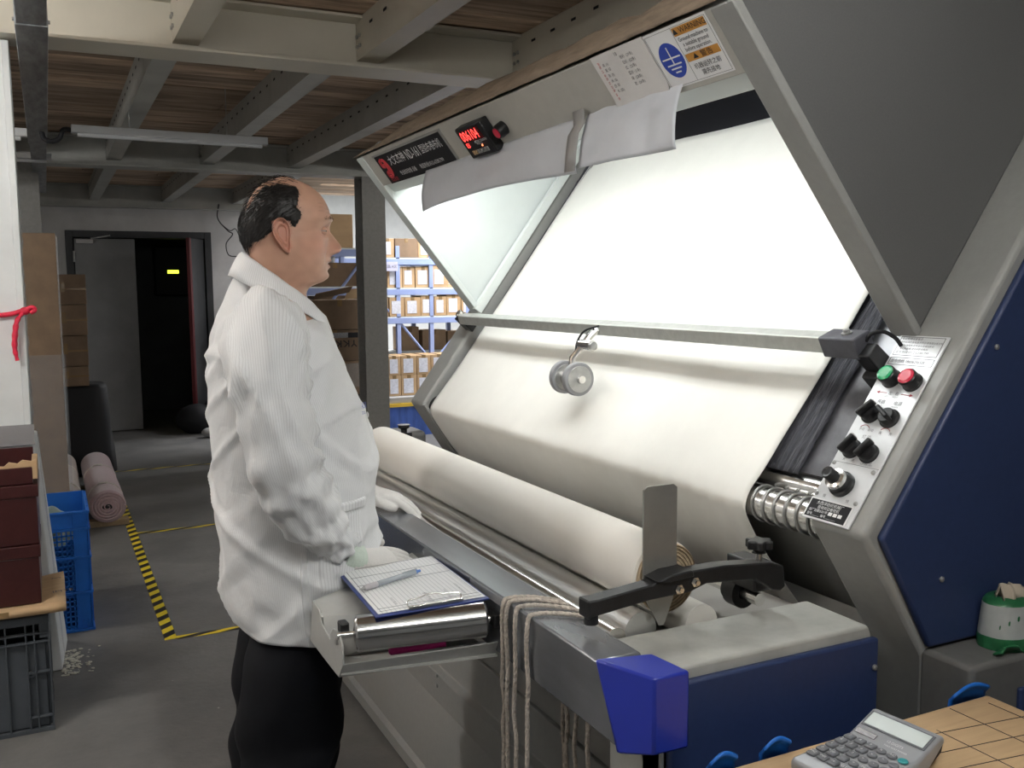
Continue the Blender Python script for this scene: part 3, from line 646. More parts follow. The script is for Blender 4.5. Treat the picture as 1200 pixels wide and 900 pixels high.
# chrome guide rods and the spring covered roller
def rod(name, x, z, y0, y1, r, m, seg=20): return obj(name, MB().cyl((x, y0, z), (x, y1, z), r, seg), m, MC)
rl = S(-0.335, 0, -0.078)
rod('chrome_roller', rl.x, rl.z, 1.345, 3.46, 0.024, G['chrome'])
sr = Vector((1.350, 0, 1.015))
srl = rod('spring_roller', sr.x + 0.012, sr.z, 1.345, 3.46, 0.036, G['chrome'], 24)
for side in ((1.365, 1.58), (3.36, 3.44)):
    y = side[0]; rings = MB()
    while y < side[1]:
        rings.tube([(sr.x + 0.012 + 0.0385 * math.cos(a), y + 0.003 * math.sin(a), sr.z + 0.0385 * math.sin(a)) for a in [2 * math.pi * k / 22 for k in range(23)]], 0.0028, 6)
        y += 0.033
    obj('spring', rings, G['zinc'], srl, smooth=60)
for yy in (3.425,): obj('collar', MB().lathe([(0.047, 0), (0.047, 0.02)], (sr.x + 0.012, yy, sr.z), (0, 1, 0), 22), G['blackmat'], srl)

# ---- control panel on the near arm
cp = obj('control_panel', MB().prism([S(-0.425, 1.256, 0.001), S(-0.002, 1.256, 0.001), S(-0.002, 1.256, 0.005), S(-0.425, 1.256, 0.005)], (0, 0.117, 0)), G['panelface'], MC, bevel=0.0015)
def Cp(y, s, o=0.005): return S(s, y, o)
PX = Vector((0, -1, 0)); PY = TA; PO = Cp(1.373, 0, 0.0052)
for y, s, c, nm in ((1.336, -0.106, 'greenbtn', 'push_button'), (1.284, -0.109, 'redbtn', 'push_button')):
    b = obj(nm, MB().lathe([(0.0205, 0), (0.0205, 0.004), (0.019, 0.005), (0.019, 0.022), (0.017, 0.024)], Cp(y, s), NA, 26), G['black'], MC)
    obj('button_cap', MB().lathe([(0.0165, 0), (0.0165, 0.002), (0.012, 0.0035)], Cp(y, s, 0.029), NA, 24), G[c], b)
for y, s, ang in ((1.340, -0.188, -35), (1.292, -0.192, 60), (1.340, -0.268, -25), (1.296, -0.271, -25)):
    kb = obj('selector_knob', MB().lathe([(0.0205, 0), (0.0205, 0.004), (0.0175, 0.006), (0.0165, 0.016), (0.015, 0.018)], Cp(y, s), NA, 22), G['black'], MC)
    a = R(ang); dv = (PY * math.cos(a) + PX * -math.sin(a)); sv = NA.cross(dv)
    c0 = Cp(y, s, 0.017)
    obj('grip', MB().obox(c0 - dv * 0.018 - sv * 0.0045, dv * 0.040, sv * 0.009, NA * 0.019), G['black'], kb, bevel=0.003)
    obj('pointer', MB().obox(c0 + dv * 0.0215 - sv * 0.002 + NA * 0.004, dv * 0.002, sv * 0.004, NA * 0.014), G['inkwhite'], kb, bevel=0.0006)
sk = obj('speed_dial', MB().lathe([(0.026, 0), (0.026, 0.008), (0.022, 0.010), (0.022, 0.020)], Cp(1.318, -0.344), NA, 26), G['black'], MC)
obj('dial_skirt', MB().lathe([(0.0215, 0), (0.0205, 0.010), (0.014, 0.012)], Cp(1.318, -0.344, 0.023), NA, 26), G['chrome'], sk)
obj('dial_knob', MB().lathe([(0.0125, 0), (0.0125, 0.020), (0.011, 0.022), (0.006, 0.0205)], Cp(1.318, -0.344, 0.035), NA, 22), G['black'], sk)
for y, s in ((1.366, -0.302), (1.266, -0.306), (1.368, -0.372), (1.268, -0.374)): obj('screw', MB().lathe([(0.0045, 0), (0.0045, 0.002), (0.002, 0.0035)], Cp(y, s), NA, 10), G['zinc'], cp)
def cprect(mb, x0, x1, y0, y1, t=0.0003): return mb.obox(PO + PX * x0 + PY * y0, PX * (x1 - x0), PY * (y1 - y0), NA * t)
def frame_(mb, x0, x1, y0, y1, w=0.0009):
    for q in ((x0, x1, y0, y0 + w), (x0, x1, y1 - w, y1), (x0, x0 + w, y0, y1), (x1 - w, x1, y0, y1)): cprect(mb, *q)
    return mb
pr = MB(); frame_(pr, 0.006, 0.110, -0.050, -0.006); frame_(pr, 0.006, 0.110, -0.072, -0.055); cprect(pr, 0.002, 0.115, -0.2985, -0.298)
obj('printed_border', pr, G['ink'], cp, smooth=0)
np_ = obj('name_plate', cprect(MB(), 0.000, 0.106, -0.424, -0.381, 0.001), G['inkwhite'], cp, smooth=0)
obj('plate_field', cprect(MB(), 0.003, 0.103, -0.421, -0.384, 0.0013), G['blackmat'], MC, smooth=0)
lettering([('大西洋纺织机械厂', 0.053, -0.3905, 0.0085, 'CENTER'), ('自动对边卷验机', 0.053, -0.3990, 0.0078, 'CENTER'), ('出厂日期2021年', 0.008, -0.4070, 0.0068), ('型号______ 编号________', 0.008, -0.4155, 0.0065)], PO, PX, PY, G['inkwhite'], MC, lift=0.0017)
wl = MB()
for x in (0.058, 0.070, 0.082): cprect(wl, x, x + 0.009, -0.4105, -0.4035, 0.0017)
obj('paint_mark', wl, G['inkwhite'], MC, smooth=0)
lettering([('安全使用注意事项', 0.010, -0.0115, 0.0062), ('操作前请检查电源,开机前请清理台面杂物', 0.010, -0.0195, 0.0055), ('定期加油保养,非专业人员请勿拆机', 0.010, -0.0270, 0.0055), ('设备如有故障,请及时联系售后', 0.010, -0.0345, 0.0055), ('服务热线:0512-63381799', 0.010, -0.0430, 0.0075),
           ('服务热线 18606256508', 0.010, -0.0640, 0.0098, 'LEFT', 1.0, 0.85), ('左', 0.046, -0.137, 0.009), ('右', 0.062, -0.137, 0.009), ('LEFT', 0.040, -0.145, 0.0045), ('RIGHT', 0.060, -0.145, 0.0045),
           ('开启', 0.030, -0.158, 0.010), ('电源', 0.070, -0.158, 0.010), ('OPERATE', 0.028, -0.166, 0.0045), ('POWER', 0.069, -0.166, 0.0045), ('手动', 0.022, -0.222, 0.007), ('自动', 0.044, -0.222, 0.007), ('关', 0.072, -0.224, 0.007), ('开', 0.096, -0.224, 0.007),
           ('灯 源', 0.040, -0.238, 0.009), ('关', 0.022, -0.291, 0.007), ('开', 0.044, -0.291, 0.007), ('下灯光', 0.070, -0.291, 0.008), ('BOTTOM LIGHT', 0.068, -0.2975 + 0.003, 0.004), ('慢', 0.022, -0.374, 0.008), ('快', 0.080, -0.374, 0.008)], PO, PX, PY, G['inkgrey'], cp)
ar = MB(); cprect(ar, 0.024, 0.042, -0.1375, -0.1362); cprect(ar, 0.076, 0.096, -0.1375, -0.1362)
for x, d in ((0.024, -1), (0.096, 1)): ar.prism([PO + PX * x + PY * -0.1335, PO + PX * x + PY * -0.1402, PO + PX * (x + d * 0.008) + PY * -0.13685], NA * 0.0003)
for x, y in ((0.034, -0.222), (0.084, -0.222), (0.034, -0.288)):
    pts = [PO + PX * (x + 0.012 * math.cos(t)) + PY * (y + 0.010 * math.sin(t)) for t in [math.pi * (0.15 + 0.7 * i / 10) for i in range(11)]]
    ar.tube(pts, 0.0007, 5)
obj('arrow_mark', ar, mat('dark_red_print', (0.33, 0.03, 0.05), 0.5), cp, smooth=0)

# ---- scanning bar with clamp block, counter wheel
bar = MB().prism([S(-0.085, 1.465, 0.048), S(-0.052, 1.465, 0.026), S(-0.032, 1.465, 0.054), S(-0.064, 1.465, 0.076)], (0, 1.985, 0))
ba = obj('cross_bar', bar, mat('pale_galvanised_bar', (0.50, 0.51, 0.48), 0.4, 0.35, var=0.08, vscale=40), MC, bevel=0.003)
blk = obj('clamp_block', MB().prism([S(-0.090, 1.400, 0.040), S(-0.048, 1.400, 0.016), S(-0.026, 1.400, 0.056), S(-0.068, 1.400, 0.082)], (0, 0.10, 0)), mat('dark_grey_block', (0.085, 0.085, 0.10), 0.5, var=0.15, vscale=30), MC, bevel=0.004)
obj('bolt', MB().lathe([(0.011, 0), (0.011, 0.004), (0.007, 0.004), (0.007, 0.010)], S(-0.047, 1.440, 0.068), (NA * 0.8 + TA * 0.6), 12), G['zinc'], blk)
obj('foot', MB().prism([S(-0.092, 1.375, -0.005), S(-0.052, 1.375, -0.005), S(-0.050, 1.375, 0.045), S(-0.086, 1.375, 0.050)], (0, 0.04, 0)), G['black'], blk, bevel=0.003)
obj('lower_foot', MB().prism([S(-0.112, 1.366, -0.04), S(-0.090, 1.366, -0.04), S(-0.090, 1.366, 0.004), S(-0.108, 1.366, 0.004)], (0, 0.05, 0)), G['black'], blk, bevel=0.003)
obj('cable', MB().tube(crom([S(-0.050, 1.402, 0.050), S(-0.036, 1.392, 0.056), S(-0.022, 1.378, 0.045), S(-0.020, 1.366, 0.02), S(-0.028, 1.358, 0.004)], 18), 0.0042, 8), G['blackmat'], blk)
obj('end_clamp', MB().prism([S(-0.082, 3.435, -0.01), S(-0.042, 3.435, -0.01), S(-0.032, 3.435, 0.055), S(-0.072, 3.435, 0.068)], (0, 0.055, 0)), G['black'], MC, bevel=0.004)
obj('bolt', MB().lathe([(0.016, 0), (0.016, 0.012), (0.010, 0.016)], S(-0.048, 3.465, 0.062), NA, 14), G['chrome'], MC)
# double length-counting wheel hanging from the bar
yw, sw, ow = 2.39, -0.235, 0.048
wc = S(sw, yw, ow)
whl = obj('counting_wheel', MB().cyl(S(sw, yw - 0.045, ow), S(sw, yw + 0.075, ow), 0.011, 14).cyl(S(sw, yw, ow), S(sw, yw + 0.05, ow), 0.024, 18), G['chrome'], MC)
for yy in (yw - 0.030, yw + 0.048):
    w = obj('wheel', MB().lathe([(0.035, 0.0), (0.047, 0.001), (0.049, 0.004), (0.049, 0.018), (0.047, 0.021), (0.035, 0.022)], S(sw, yy, ow), (0, 1, 0), 34), G['rubberwheel'], whl)
    obj('hub_plate', MB().lathe([(0.039, -0.001), (0.038, -0.003), (0.012, -0.003), (0.010, -0.008), (0.004, -0.009)], S(sw, yy + 0.001, ow), (0, 1, 0), 26), G['zinc'], whl)
br = MB().tube([S(sw + 0.005, yw + 0.022, ow + 0.005), S(sw + 0.05, yw + 0.022, ow + 0.030), S(-0.128, yw + 0.015, 0.072)], 0.009, 10)
br.cyl(S(-0.135, yw - 0.035, 0.072), S(-0.135, yw + 0.03, 0.072), 0.016, 16).tube([S(-0.135, yw + 0.012, 0.074), S(-0.10, yw + 0.008, 0.074), S(-0.075, yw + 0.004, 0.066)], 0.011, 10)
obj('bracket', br, G['chrome'], whl)
obj('bracket_bolt', MB().lathe([(0.012, 0), (0.012, 0.008), (0.006, 0.010)], S(-0.135, yw - 0.035, 0.072), (0, -1, 0), 12), G['zinc'], whl)
obj('wire', MB().tube(crom([S(-0.072, yw - 0.02, 0.080), S(-0.095, yw + 0.03, 0.086), S(-0.13, yw + 0.042, 0.082), S(-0.17, yw + 0.028, 0.072)], 16), 0.0032, 6), G['blackmat'], whl)

# ---- winding table
obj('front_beam', MB().prism([(0.74, 1.228, 0.900), (0.74, 1.168, 0.785), (0.74, 3.40, 0.785), (0.74, 3.40, 0.900)], (0.082, 0, 0)), mat('satin_steel_beam', (0.25, 0.26, 0.28), 0.24, 0.6, var=0.10, vscale=5, stretch=(4, 1, 4)), MC, bevel=0.004)
cpv = [(0.734, 1.228, 0.9055), (0.827, 1.205, 0.9055), (0.843, 1.128, 0.902), (0.780, 1.130, 0.900), (0.734, 1.160, 0.780), (0.827, 1.160, 0.780), (0.843, 1.128, 0.780), (0.780, 1.130, 0.780)]
obj('beam_cap', MB().add(cpv, [(0, 3, 2, 1), (4, 5, 6, 7), (0, 4, 7, 3), (3, 7, 6, 2), (2, 6, 5, 1), (1, 5, 4, 0)]), G['bluecap'], MC, bevel=0.004)
obj('worn_foil', MB().bx(0.7385, 0.7395, 1.56, 1.72, 0.882, 0.8985), G['cleartape'], MC)
rod('front_rail', 0.862, 0.868, 1.365, 3.40, 0.020, G['chrome'])
obj('rail_channel', MB().bx(0.845, 0.885, 1.30, 3.40, 0.82, 0.862), G['steel'], MC, bevel=0.003)
rod('winding_roller', 0.917, 0.872, 1.372, 3.40, 0.033, mat('satin_chrome', (0.82, 0.82, 0.81), 0.33, 0.9, roughvar=0.06, vscale=12, stretch=(1, .3, 1)), 28)
rod('winding_roller', 1.050, 0.862, 1.372, 3.40, 0.036, G['rollcloth'], 28)
rod('guide_rod', 1.172, 0.893, 1.355, 3.42, 0.0125, G['chrome'])
obj('bed_plate', MB().bx(0.84, 1.35, 1.36, 3.42, 0.80, 0.825), mat('bed_plate_grey', (0.30, 0.29, 0.27), 0.5), MC)
# gear boxes at both ends
bxg = obj('gear_box', MB().prism([(0.845, 1.205, 0.0), (1.30, 1.205, 0.0), (1.30, 1.205, 0.855), (1.292, 1.205, 0.872), (0.853, 1.205, 0.872), (0.845, 1.205, 0.862)], (0, 0.157, 0)), mat('worn_grey_lid', (0.40, 0.40, 0.37), 0.42, var=0.10, vscale=14), MC, bevel=0.006, seg=3)
bpn = obj('blue_cover', MB().bx(0.853, 1.303, 1.190, 1.206, 0.03, 0.852), G['blue'], bxg, bevel=0.005)
for x, z in ((0.866, 0.80), (1.292, 0.80), (0.866, 0.4), (1.292, 0.4)): obj('screw', MB().lathe([(0.0055, 0), (0.0055, 0.003), (0.003, 0.005)], (x, 1.190, z), (0, -1, 0), 10), G['zinc'], bxg)
obj('gear_box', MB().bx(0.85, 1.30, 3.43, 3.58, 0.0, 0.93), G['machdark'], MC, bevel=0.02, seg=3)
obj('rod_clamp', MB().cyl((1.172, 3.30, 0.895), (1.172, 3.36, 0.895), 0.026, 16).bx(1.06, 1.20, 3.32, 3.35, 0.915, 0.945).lathe([(0.012, 0), (0.012, .02), (0.022, .022), (0.022, .035)], (1.172, 3.335, 0.94), (0, 0, 1), 12), G['black'], MC, bevel=0.003)
# roll stop: black arm clamped on the guide rod with a steel plate
sa = empty('roll_stop', (1.17, 1.33, 0.90), 'black clamp arm with upright steel plate holding the near end of the cloth roll', 'stop arm')
aw = [(0.778, 0.962), (0.80, 0.962), (0.905, 0.972), (0.935, 0.982), (0.985, 0.984), (1.06, 0.984), (1.165, 0.975), (1.195, 0.965), (1.200, 0.925), (1.188, 0.918), (1.17, 0.922), (1.13, 0.948), (1.02, 0.957), (0.985, 0.947), (0.90, 0.945), (0.795, 0.934), (0.778, 0.930)]
obj('arm', MB().xz(aw, 1.318, 1.352), G['black'], sa, bevel=0.003)
obj('rib', MB().xz([(0.91, 0.977), (0.94, 0.986), (0.985, 0.988), (0.988, 0.976), (0.94, 0.972)], 1.310, 1.36), G['black'], sa, bevel=0.003)
obj('rubber_foot', MB().cyl((0.792, 1.333, 0.938), (0.792, 1.333, 0.918), 0.012, 14), G['blackmat'], sa)
obj('clamp_boss', MB().bx(1.150, 1.194, 1.345, 1.428, 0.912, 0.968), G['black'], sa, bevel=0.004)
obj('rod_ring', MB().lathe([(0.0135, 0), (0.030, 0), (0.030, 0.030), (0.0135, 0.030)], (1.172, 1.400, 0.893), (0, 1, 0), 24, cap=False).lathe([(0.0135, 0), (0.024, 0), (0.024, 0.010), (0.0135, 0.010)], (1.172, 1.432, 0.893), (0, 1, 0), 24, cap=False), G['black'], sa)
obj('stop_plate', MB().prism([(0.910, 1.3535, 1.128), (0.918, 1.3535, 1.134), (0.972, 1.3535, 1.134), (0.980, 1.3535, 1.128), (0.980, 1.3535, 0.955), (0.972, 1.3535, 0.925), (0.953, 1.3535, 0.882), (0.944, 1.3535, 0.882), (0.920, 1.3535, 0.925), (0.910, 1.3535, 0.955)], (0, 0.004, 0)), mat('stop_plate_steel', (0.40, 0.39, 0.36), 0.36, 0.7, var=0.08, vscale=14), sa)
obj('bolt', MB().lathe([(0.009, 0), (0.009, 0.005), (0.005, 0.005), (0.005, 0.012)], (0.958, 1.318, 0.957), (0, -1, 0), 6), G['chrome'], sa)
obj('bolt', MB().lathe([(0.009, 0), (0.009, 0.005), (0.005, 0.005), (0.005, 0.012)], (0.992, 1.318, 0.965), (0, -1, 0), 6), G['chrome'], sa)
kn = MB().cyl((1.150, 1.335, 0.975), (1.150, 1.335, 1.0), 0.006, 12)
star = []
for i in range(48): a = 2 * math.pi * i / 48; star.append((1.150 + (0.022 + 0.004 * math.cos(6 * a)) * math.cos(a), 1.335 + (0.022 + 0.004 * math.cos(6 * a)) * math.sin(a), 1.0))
obj('clamp_stem', kn, G['chrome'], sa)
obj('star_knob', MB().prism(star, (0, 0, 0.016)).cyl((1.150, 1.335, 0.992), (1.150, 1.335, 1.0), 0.011, 14), G['black'], sa, bevel=0.0025)
# lower body in front of the operator
obj('lower_panel', MB().xz([(0.985, 0.50), (1.02, 0.50), (1.02, 0.80), (0.985, 0.80)], 1.362, 3.43), G['machine'], MC)
obj('knee_panel', MB().xz([(0.945, 0.385), (0.965, 0.395), (0.975, 0.50), (0.99, 0.50), (0.99, 0.30), (0.945, 0.30)], 1.362, 3.43), G['machine'], MC, bevel=0.003)
obj('foot_rail', MB().xz([(0.920, 0.02), (0.920, 0.060), (0.932, 0.075), (0.932, 0.270), (0.980, 0.372), (0.985, 0.372), (1.02, 0.30), (1.02, 0.02)], 1.362, 3.43), G['machine'], MC, bevel=0.004)
for yy in (1.75, 2.45, 3.1):
    for zz in (0.44, 0.41): obj('screw', MB().lathe([(0.006, 0), (0.006, 0.003), (0.003, 0.005)], (0.9455 + 0.0, yy, zz - 0.06), (-1, 0, 0), 8), G['zinc'], MC)
obj('leg_post', MB().bx(0.845, 0.90, 1.205, 1.26, 0.0, 0.79), G['machine'], MC, bevel=0.003)

# ---- tray bolted to the beam
prof = [(1.868, 0.851), (1.816, 0.846), (1.798, 0.823), (1.738, 0.812), (1.735, 0.826), (1.715, 0.842), (1.690, 0.846), (1.668, 0.842), (1.656, 0.828), (1.654, 0.791), (1.682, 0.758), (1.757, 0.757), (1.900, 0.757)]
tp = obj('tray', MB().prism([(0.453, y, z) for y, z in prof], (0.004, 0, 0)), G['tray'], MC, bevel=0.0012)
dk = [(0.455, 1.868, 0.850), (0.60, 1.950, 0.856), (0.742, 2.070, 0.862), (0.742, 1.700, 0.845), (0.455, 1.800, 0.838)]
obj('deck', MB().prism(dk, (0, 0, -0.006)), G['tray'], tp, bevel=0.002)
obj('deck_apron', MB().prism([(0.457, 1.800, 0.838), (0.742, 1.700, 0.845), (0.742, 1.730, 0.762), (0.457, 1.760, 0.760)], (0, 0.004, 0)), G['tray'], tp)
obj('floor_plate', MB().prism([(0.455, 1.900, 0.759), (0.742, 1.90, 0.759), (0.742, 1.600, 0.775), (0.455, 1.672, 0.765)], (0, 0, 0.004)), G['tray'], tp)
obj('front_lip', MB().prism([(0.455, 1.655, 0.792), (0.742, 1.592, 0.806), (0.742, 1.612, 0.772), (0.455, 1.682, 0.758)], (0, 0.004, 0.001)), G['tray'], tp, bevel=0.001)
obj('back_wall', MB().prism([(0.455, 1.868, 0.850), (0.60, 1.950, 0.856), (0.60, 1.950, 0.78), (0.455, 1.868, 0.757)], (0, -0.004, 0)).prism([(0.60, 1.950, 0.856), (0.742, 2.070, 0.862), (0.742, 2.070, 0.79), (0.60, 1.950, 0.78)], (0, -0.004, 0)), G['tray'], tp)
ra, rb2 = Vector((0.482, 1.668, 0.842)), Vector((0.722, 1.604, 0.852))
ax = (rb2 - ra).normalized(); L = (rb2 - ra).length
obj('steel_roller', MB().lathe([(0.024, 0), (0.031, 0.001), (0.034, 0.005), (0.034, L - 0.005), (0.031, L - 0.001), (0.024, L)], ra, ax, 32), mat('polished_tray_roller', (0.50, 0.50, 0.50), 0.16, 1.0, var=0.12, vscale=9, stretch=(.4, 2, 3)), tp)
obj('axle', MB().cyl(rb2, rb2 + ax * 0.018, 0.0075, 12), G['chrome'], tp)
obj('axle', MB().cyl(ra - ax * 0.032, ra, 0.0075, 12).lathe([(0.022, 0), (0.018, 0.001), (0.010, 0.003)], ra, -ax, 20), G['chrome'], tp)
obj('bearing_block', MB().bx(0.458, 0.475, 1.676, 1.702, 0.838, 0.862), G['black'], tp, bevel=0.003)
obj('bearing_block', MB().bx(0.726, 0.742, 1.578, 1.622, 0.84, 0.866), G['black'], tp, bevel=0.003)
obj('bolt', MB().lathe([(0.007, 0), (0.007, 0.004), (0.003, 0.006)], (0.453, 1.685, 0.828), (-1, 0, 0), 10), G['zinc'], tp)

# ------------------------------------------------------------------ cloth on the machine
P = []
NU, NV = 90, 84
path = crom([S(0.80, 0, -0.046), S(0.6, 0, -0.042), S(0.3, 0, -0.040), S(0.0, 0, -0.036), S(-0.20, 0, -0.036), S(-0.290, 0, -0.030), Vector((1.350, 0, 1.072)), Vector((1.324, 0, 1.040)), Vector((1.314, 0, 1.015)), Vector((1.322, 0, 0.988)), Vector((1.352, 0, 0.938)), Vector((1.42, 0, 0.84)), Vector((1.485, 0, 0.75))], NV)
path = [np.array((p[0], 0, p[2])) for p in path]
for i in range(NU):
    u = i / (NU - 1); row = []
    for j in range(NV):
        t = j / (NV - 1)
        y0 = 1.572 + 0.03 * nz(t * 6, 0.3, 0) * 0.4 - 0.015 * max(0, (t - 0.78) / 0.22); y1 = 3.425
        yy = y0 + (y1 - y0) * u
        p = path[j]; q = path[min(j + 1, NV - 1)] - path[max(j - 1, 0)]; q = q / np.linalg.norm(q); nn = np.array((q[2] * 1.0, 0, -q[0]))
        near = max(0, 1 - (yy - 1.57) / 0.45); low = max(0, min(1, (t - 0.50) / 0.2))
        wv = 0.0035 * nz(yy * 3.1, t * 7, 0.5) + 0.0016 * nz(yy * 22, t * 3, 5) * (0.4 + low)
        wv += 0.0085 * near * low * math.sin((yy - 1.57) * 95 + 4 * t + 3 * nz(yy * 3, t * 4, 8)) * (0.6 + 0.4 * nz(yy * 5, t * 2, 2))
        row.append((p[0] + nn[0] * wv, yy, p[2] + nn[2] * wv))
    P.append(row)
web = obj('fabric_web', MB().grid(P), G['cloth'], loc=(1.45, 2.4, 0.75), smooth=180)
s = web.modifiers.new('thick', 'SOLIDIFY'); s.thickness = 0.0015; s.offset = 0
tag(web, 'wide white fabric web drawn over the slanted screen and down behind the roll', 'fabric')
# dark ribbed cloth bands under both edges of the web
def band(y0, y1, s0, s1, o, name, label, seed, slant=0.0):
    P = []
    for i in range(16):
        u = i / 15; row = []
        for j in range(50):
            t = j / 49; s = s0 + (s1 - s0) * t
            yy = y0 + (y1 - y0) * u + slant * t + (0.006 * nz(t * 30 + seed, 1, 1) if i in (0, 15) else 0)
            row.append(S(s, yy, o + 0.004 * math.sin(u * 26 + 2 * nz(t * 2 + seed, u, 3)) * 0.5 + 0.004 * nz(u * 3, t * 5, seed)))
        P.append(row)
    b = obj(name, MB().grid(P), G['blackcloth'], loc=S((s0 + s1) / 2, (y0 + y1) / 2, o), smooth=180)
    m_ = b.modifiers.new('thick', 'SOLIDIFY'); m_.thickness = 0.002; m_.offset = 0
    return tag(b, label, 'cloth strip')
band(1.494, 1.605, -0.325, 0.62, -0.046, 'cloth_strip', 'dark ribbed cloth strip running down the screen beside the control panel', 1.0)
band(3.40, 3.452, -0.32, 0.78, -0.046, 'cloth_strip', 'narrow dark cloth strip along the far side of the screen', 5.0)
# the wound roll
rc = Vector((0.968, 0, 0.962)); RR = 0.066
ro = empty('fabric_roll', (rc.x, 2.2, rc.z - RR), 'thick cream white fabric roll being wound on the front table', 'fabric roll')
obj('wound_cloth', MB().lathe([(0.02, 0), (RR - 0.004, 0), (RR, 0.004), (RR, 1.60), (RR - 0.004, 1.604), (0.02, 1.604)], (rc.x, 1.372, rc.z), (0, 1, 0), 56), G['rollcloth'], ro)
pf = []; r_ = RR - 0.0025; k2 = 0
while r_ > 0.012: pf += [(r_, -0.002 - 0.004 * random.random()), (r_ - 0.0022, -0.006 - 0.003 * random.random()), (r_ - 0.0026, 0.001)]; r_ -= 0.0058
obj('layered_end', MB().lathe(pf, (rc.x, 1.3715, rc.z), (0, 1, 0), 48), G['rollend'], ro, smooth=20)
# ------------------------------------------------------------------ the operator
def tabf(tab):
    zs = [t[0] for t in tab]; vs = [t[1] for t in tab]
    o = np.argsort(zs); zs = np.array(zs, float)[o]; vs = np.array(vs, float)[o]
    def f(z):                                           # monotone-ish cubic through the table
        if z <= zs[0]: return float(vs[0])
        if z >= zs[-1]: return float(vs[-1])
        i = int(np.searchsorted(zs, z)) - 1; i = max(0, min(len(zs) - 2, i)); h = zs[i + 1] - zs[i]; t = (z - zs[i]) / h
        def sl(k):
            if k == 0 or k == len(zs) - 1: return (vs[min(k + 1, len(zs) - 1)] - vs[max(k - 1, 0)]) / (zs[min(k + 1, len(zs) - 1)] - zs[max(k - 1, 0)])
            a = (vs[k] - vs[k - 1]) / (zs[k] - zs[k - 1]); b = (vs[k + 1] - vs[k]) / (zs[k + 1] - zs[k])
            return 0 if a * b <= 0 else 2 * a * b / (a + b)
        m0, m1 = sl(i) * h, sl(i + 1) * h
        return float((2 * t ** 3 - 3 * t ** 2 + 1) * vs[i] + (t ** 3 - 2 * t ** 2 + t) * m0 + (-2 * t ** 3 + 3 * t ** 2) * vs[i + 1] + (t ** 3 - t ** 2) * m1)
    return f
hF = tabf([(1.717, .020), (1.712, .034), (1.707, .047), (1.694, .072), (1.674, .092), (1.656, .102), (1.641, .1065), (1.627, .1085), (1.612, .1035), (1.600, .099), (1.585, .098), (1.570, .097), (1.555, .097), (1.545, .0985), (1.535, .0995), (1.522, .099), (1.508, .097), (1.500, .092), (1.495, .085), (1.490, .072), (1.483, .058), (1.470, .052), (1.450, .055), (1.42, .07), (1.38, .09), (1.2, .13), (1.0, .14), (0.88, .12), (0.80, .09)])
hB = tabf([(1.717, .012), (1.712, -.010), (1.706, -.024), (1.700, -.034), (1.681, -.052), (1.654, -.066), (1.633, -.074), (1.616, -.0775), (1.598, -.077), (1.580, -.072), (1.565, -.066), (1.55, -.064), (1.52, -.067), (1.48, -.078), (1.44, -.10), (1.38, -.12), (1.2, -.12), (1.0, -.11), (0.88, -.10), (0.80, -.08)])
hW = tabf([(1.717, .004), (1.712, .026), (1.707, .037), (1.694, .053), (1.674, .066), (1.650, .0735), (1.620, .0765), (1.590, .0765), (1.565, .0745), (1.540, .070), (1.520, .064), (1.505, .0585), (1.495, .0555), (1.48, .056), (1.46, .060), (1.44, .085), (1.41, .15), (1.38, .17), (1.2, .155), (1.0, .145), (0.88, .135), (0.80, .12)])
def g2(a, b): return math.exp(-(a * a + b * b) / 2)
def head_pt(z, th):
    xf, xb, w = hF(z), hB(z), hW(z); c = 0.42 * xf + 0.58 * xb
    ca, sa = math.cos(th), math.sin(th); n = 2.25
    k = (abs(ca) ** n + abs(sa) ** n) ** (-1 / n)
    x = c + k * ca * ((xf - c) if ca > 0 else (c - xb)); y = k * sa * w
    if ca > 0 and 1.485 < z < 1.70:
        d = 0.0; ya = abs(y)
        sg = 0.0075 + 0.0045 * max(0, min(1, (1.606 - z) / 0.04))
        nose = tabN(z); d += nose * math.exp(-(y / sg) ** 2 / 2)
        d += 0.0115 * g2((ya - .0155) / .0050, (z - 1.5620) / .0065)           # nostril wings
        d -= 0.004 * g2((ya - .009) / .004, (z - 1.5535) / .0035)
        d += 0.0056 * math.exp(-(y / .021) ** 4) * math.exp(-((z - 1.5405) / .0046) ** 2)   # upper lip
        d += 0.0052 * math.exp(-(y / .018) ** 4) * math.exp(-((z - 1.5275) / .0048) ** 2)   # lower lip
        d -= 0.0022 * math.exp(-(y / .024) ** 4) * math.exp(-((z - 1.5343) / .0016) ** 2)   # mouth slit
        d -= 0.0030 * math.exp(-(y / .016) ** 2) * math.exp(-((z - 1.5185) / .004) ** 2)
        d += 0.0045 * g2(y / .014, (z - 1.507) / .007)                          # chin
        d += 0.0050 * g2((ya - .030) / .015, (z - 1.6255) / .006)               # brow ridge
        d -= 0.0105 * g2((ya - .031) / .0115, (z - 1.6035) / .0085)             # eye socket
        d -= 0.0060 * g2((ya - .016) / .006, (z - 1.604) / .008)
        d += 0.0050 * g2((ya - .047) / .016, (z - 1.580) / .013)                # cheek
        d += 0.0030 * g2((ya - .030) / .010, (z - 1.5905) / .004)               # pouch under the eye
        d -= 0.0028 * g2((ya - .026 - (1.556 - z) * .35) / .0035, (z - 1.553) / .016)   # nasolabial fold
        x += d
    return Vector((x, y, z))
tabN = tabf([(1.635, 0), (1.622, .001), (1.612, .003), (1.605, .0065), (1.596, .0135), (1.584, .0230), (1.575, .0305), (1.567, .0335), (1.560, .0300), (1.555, .0190), (1.550, .010), (1.546, .0065), (1.540, .003), (1.535, 0)])
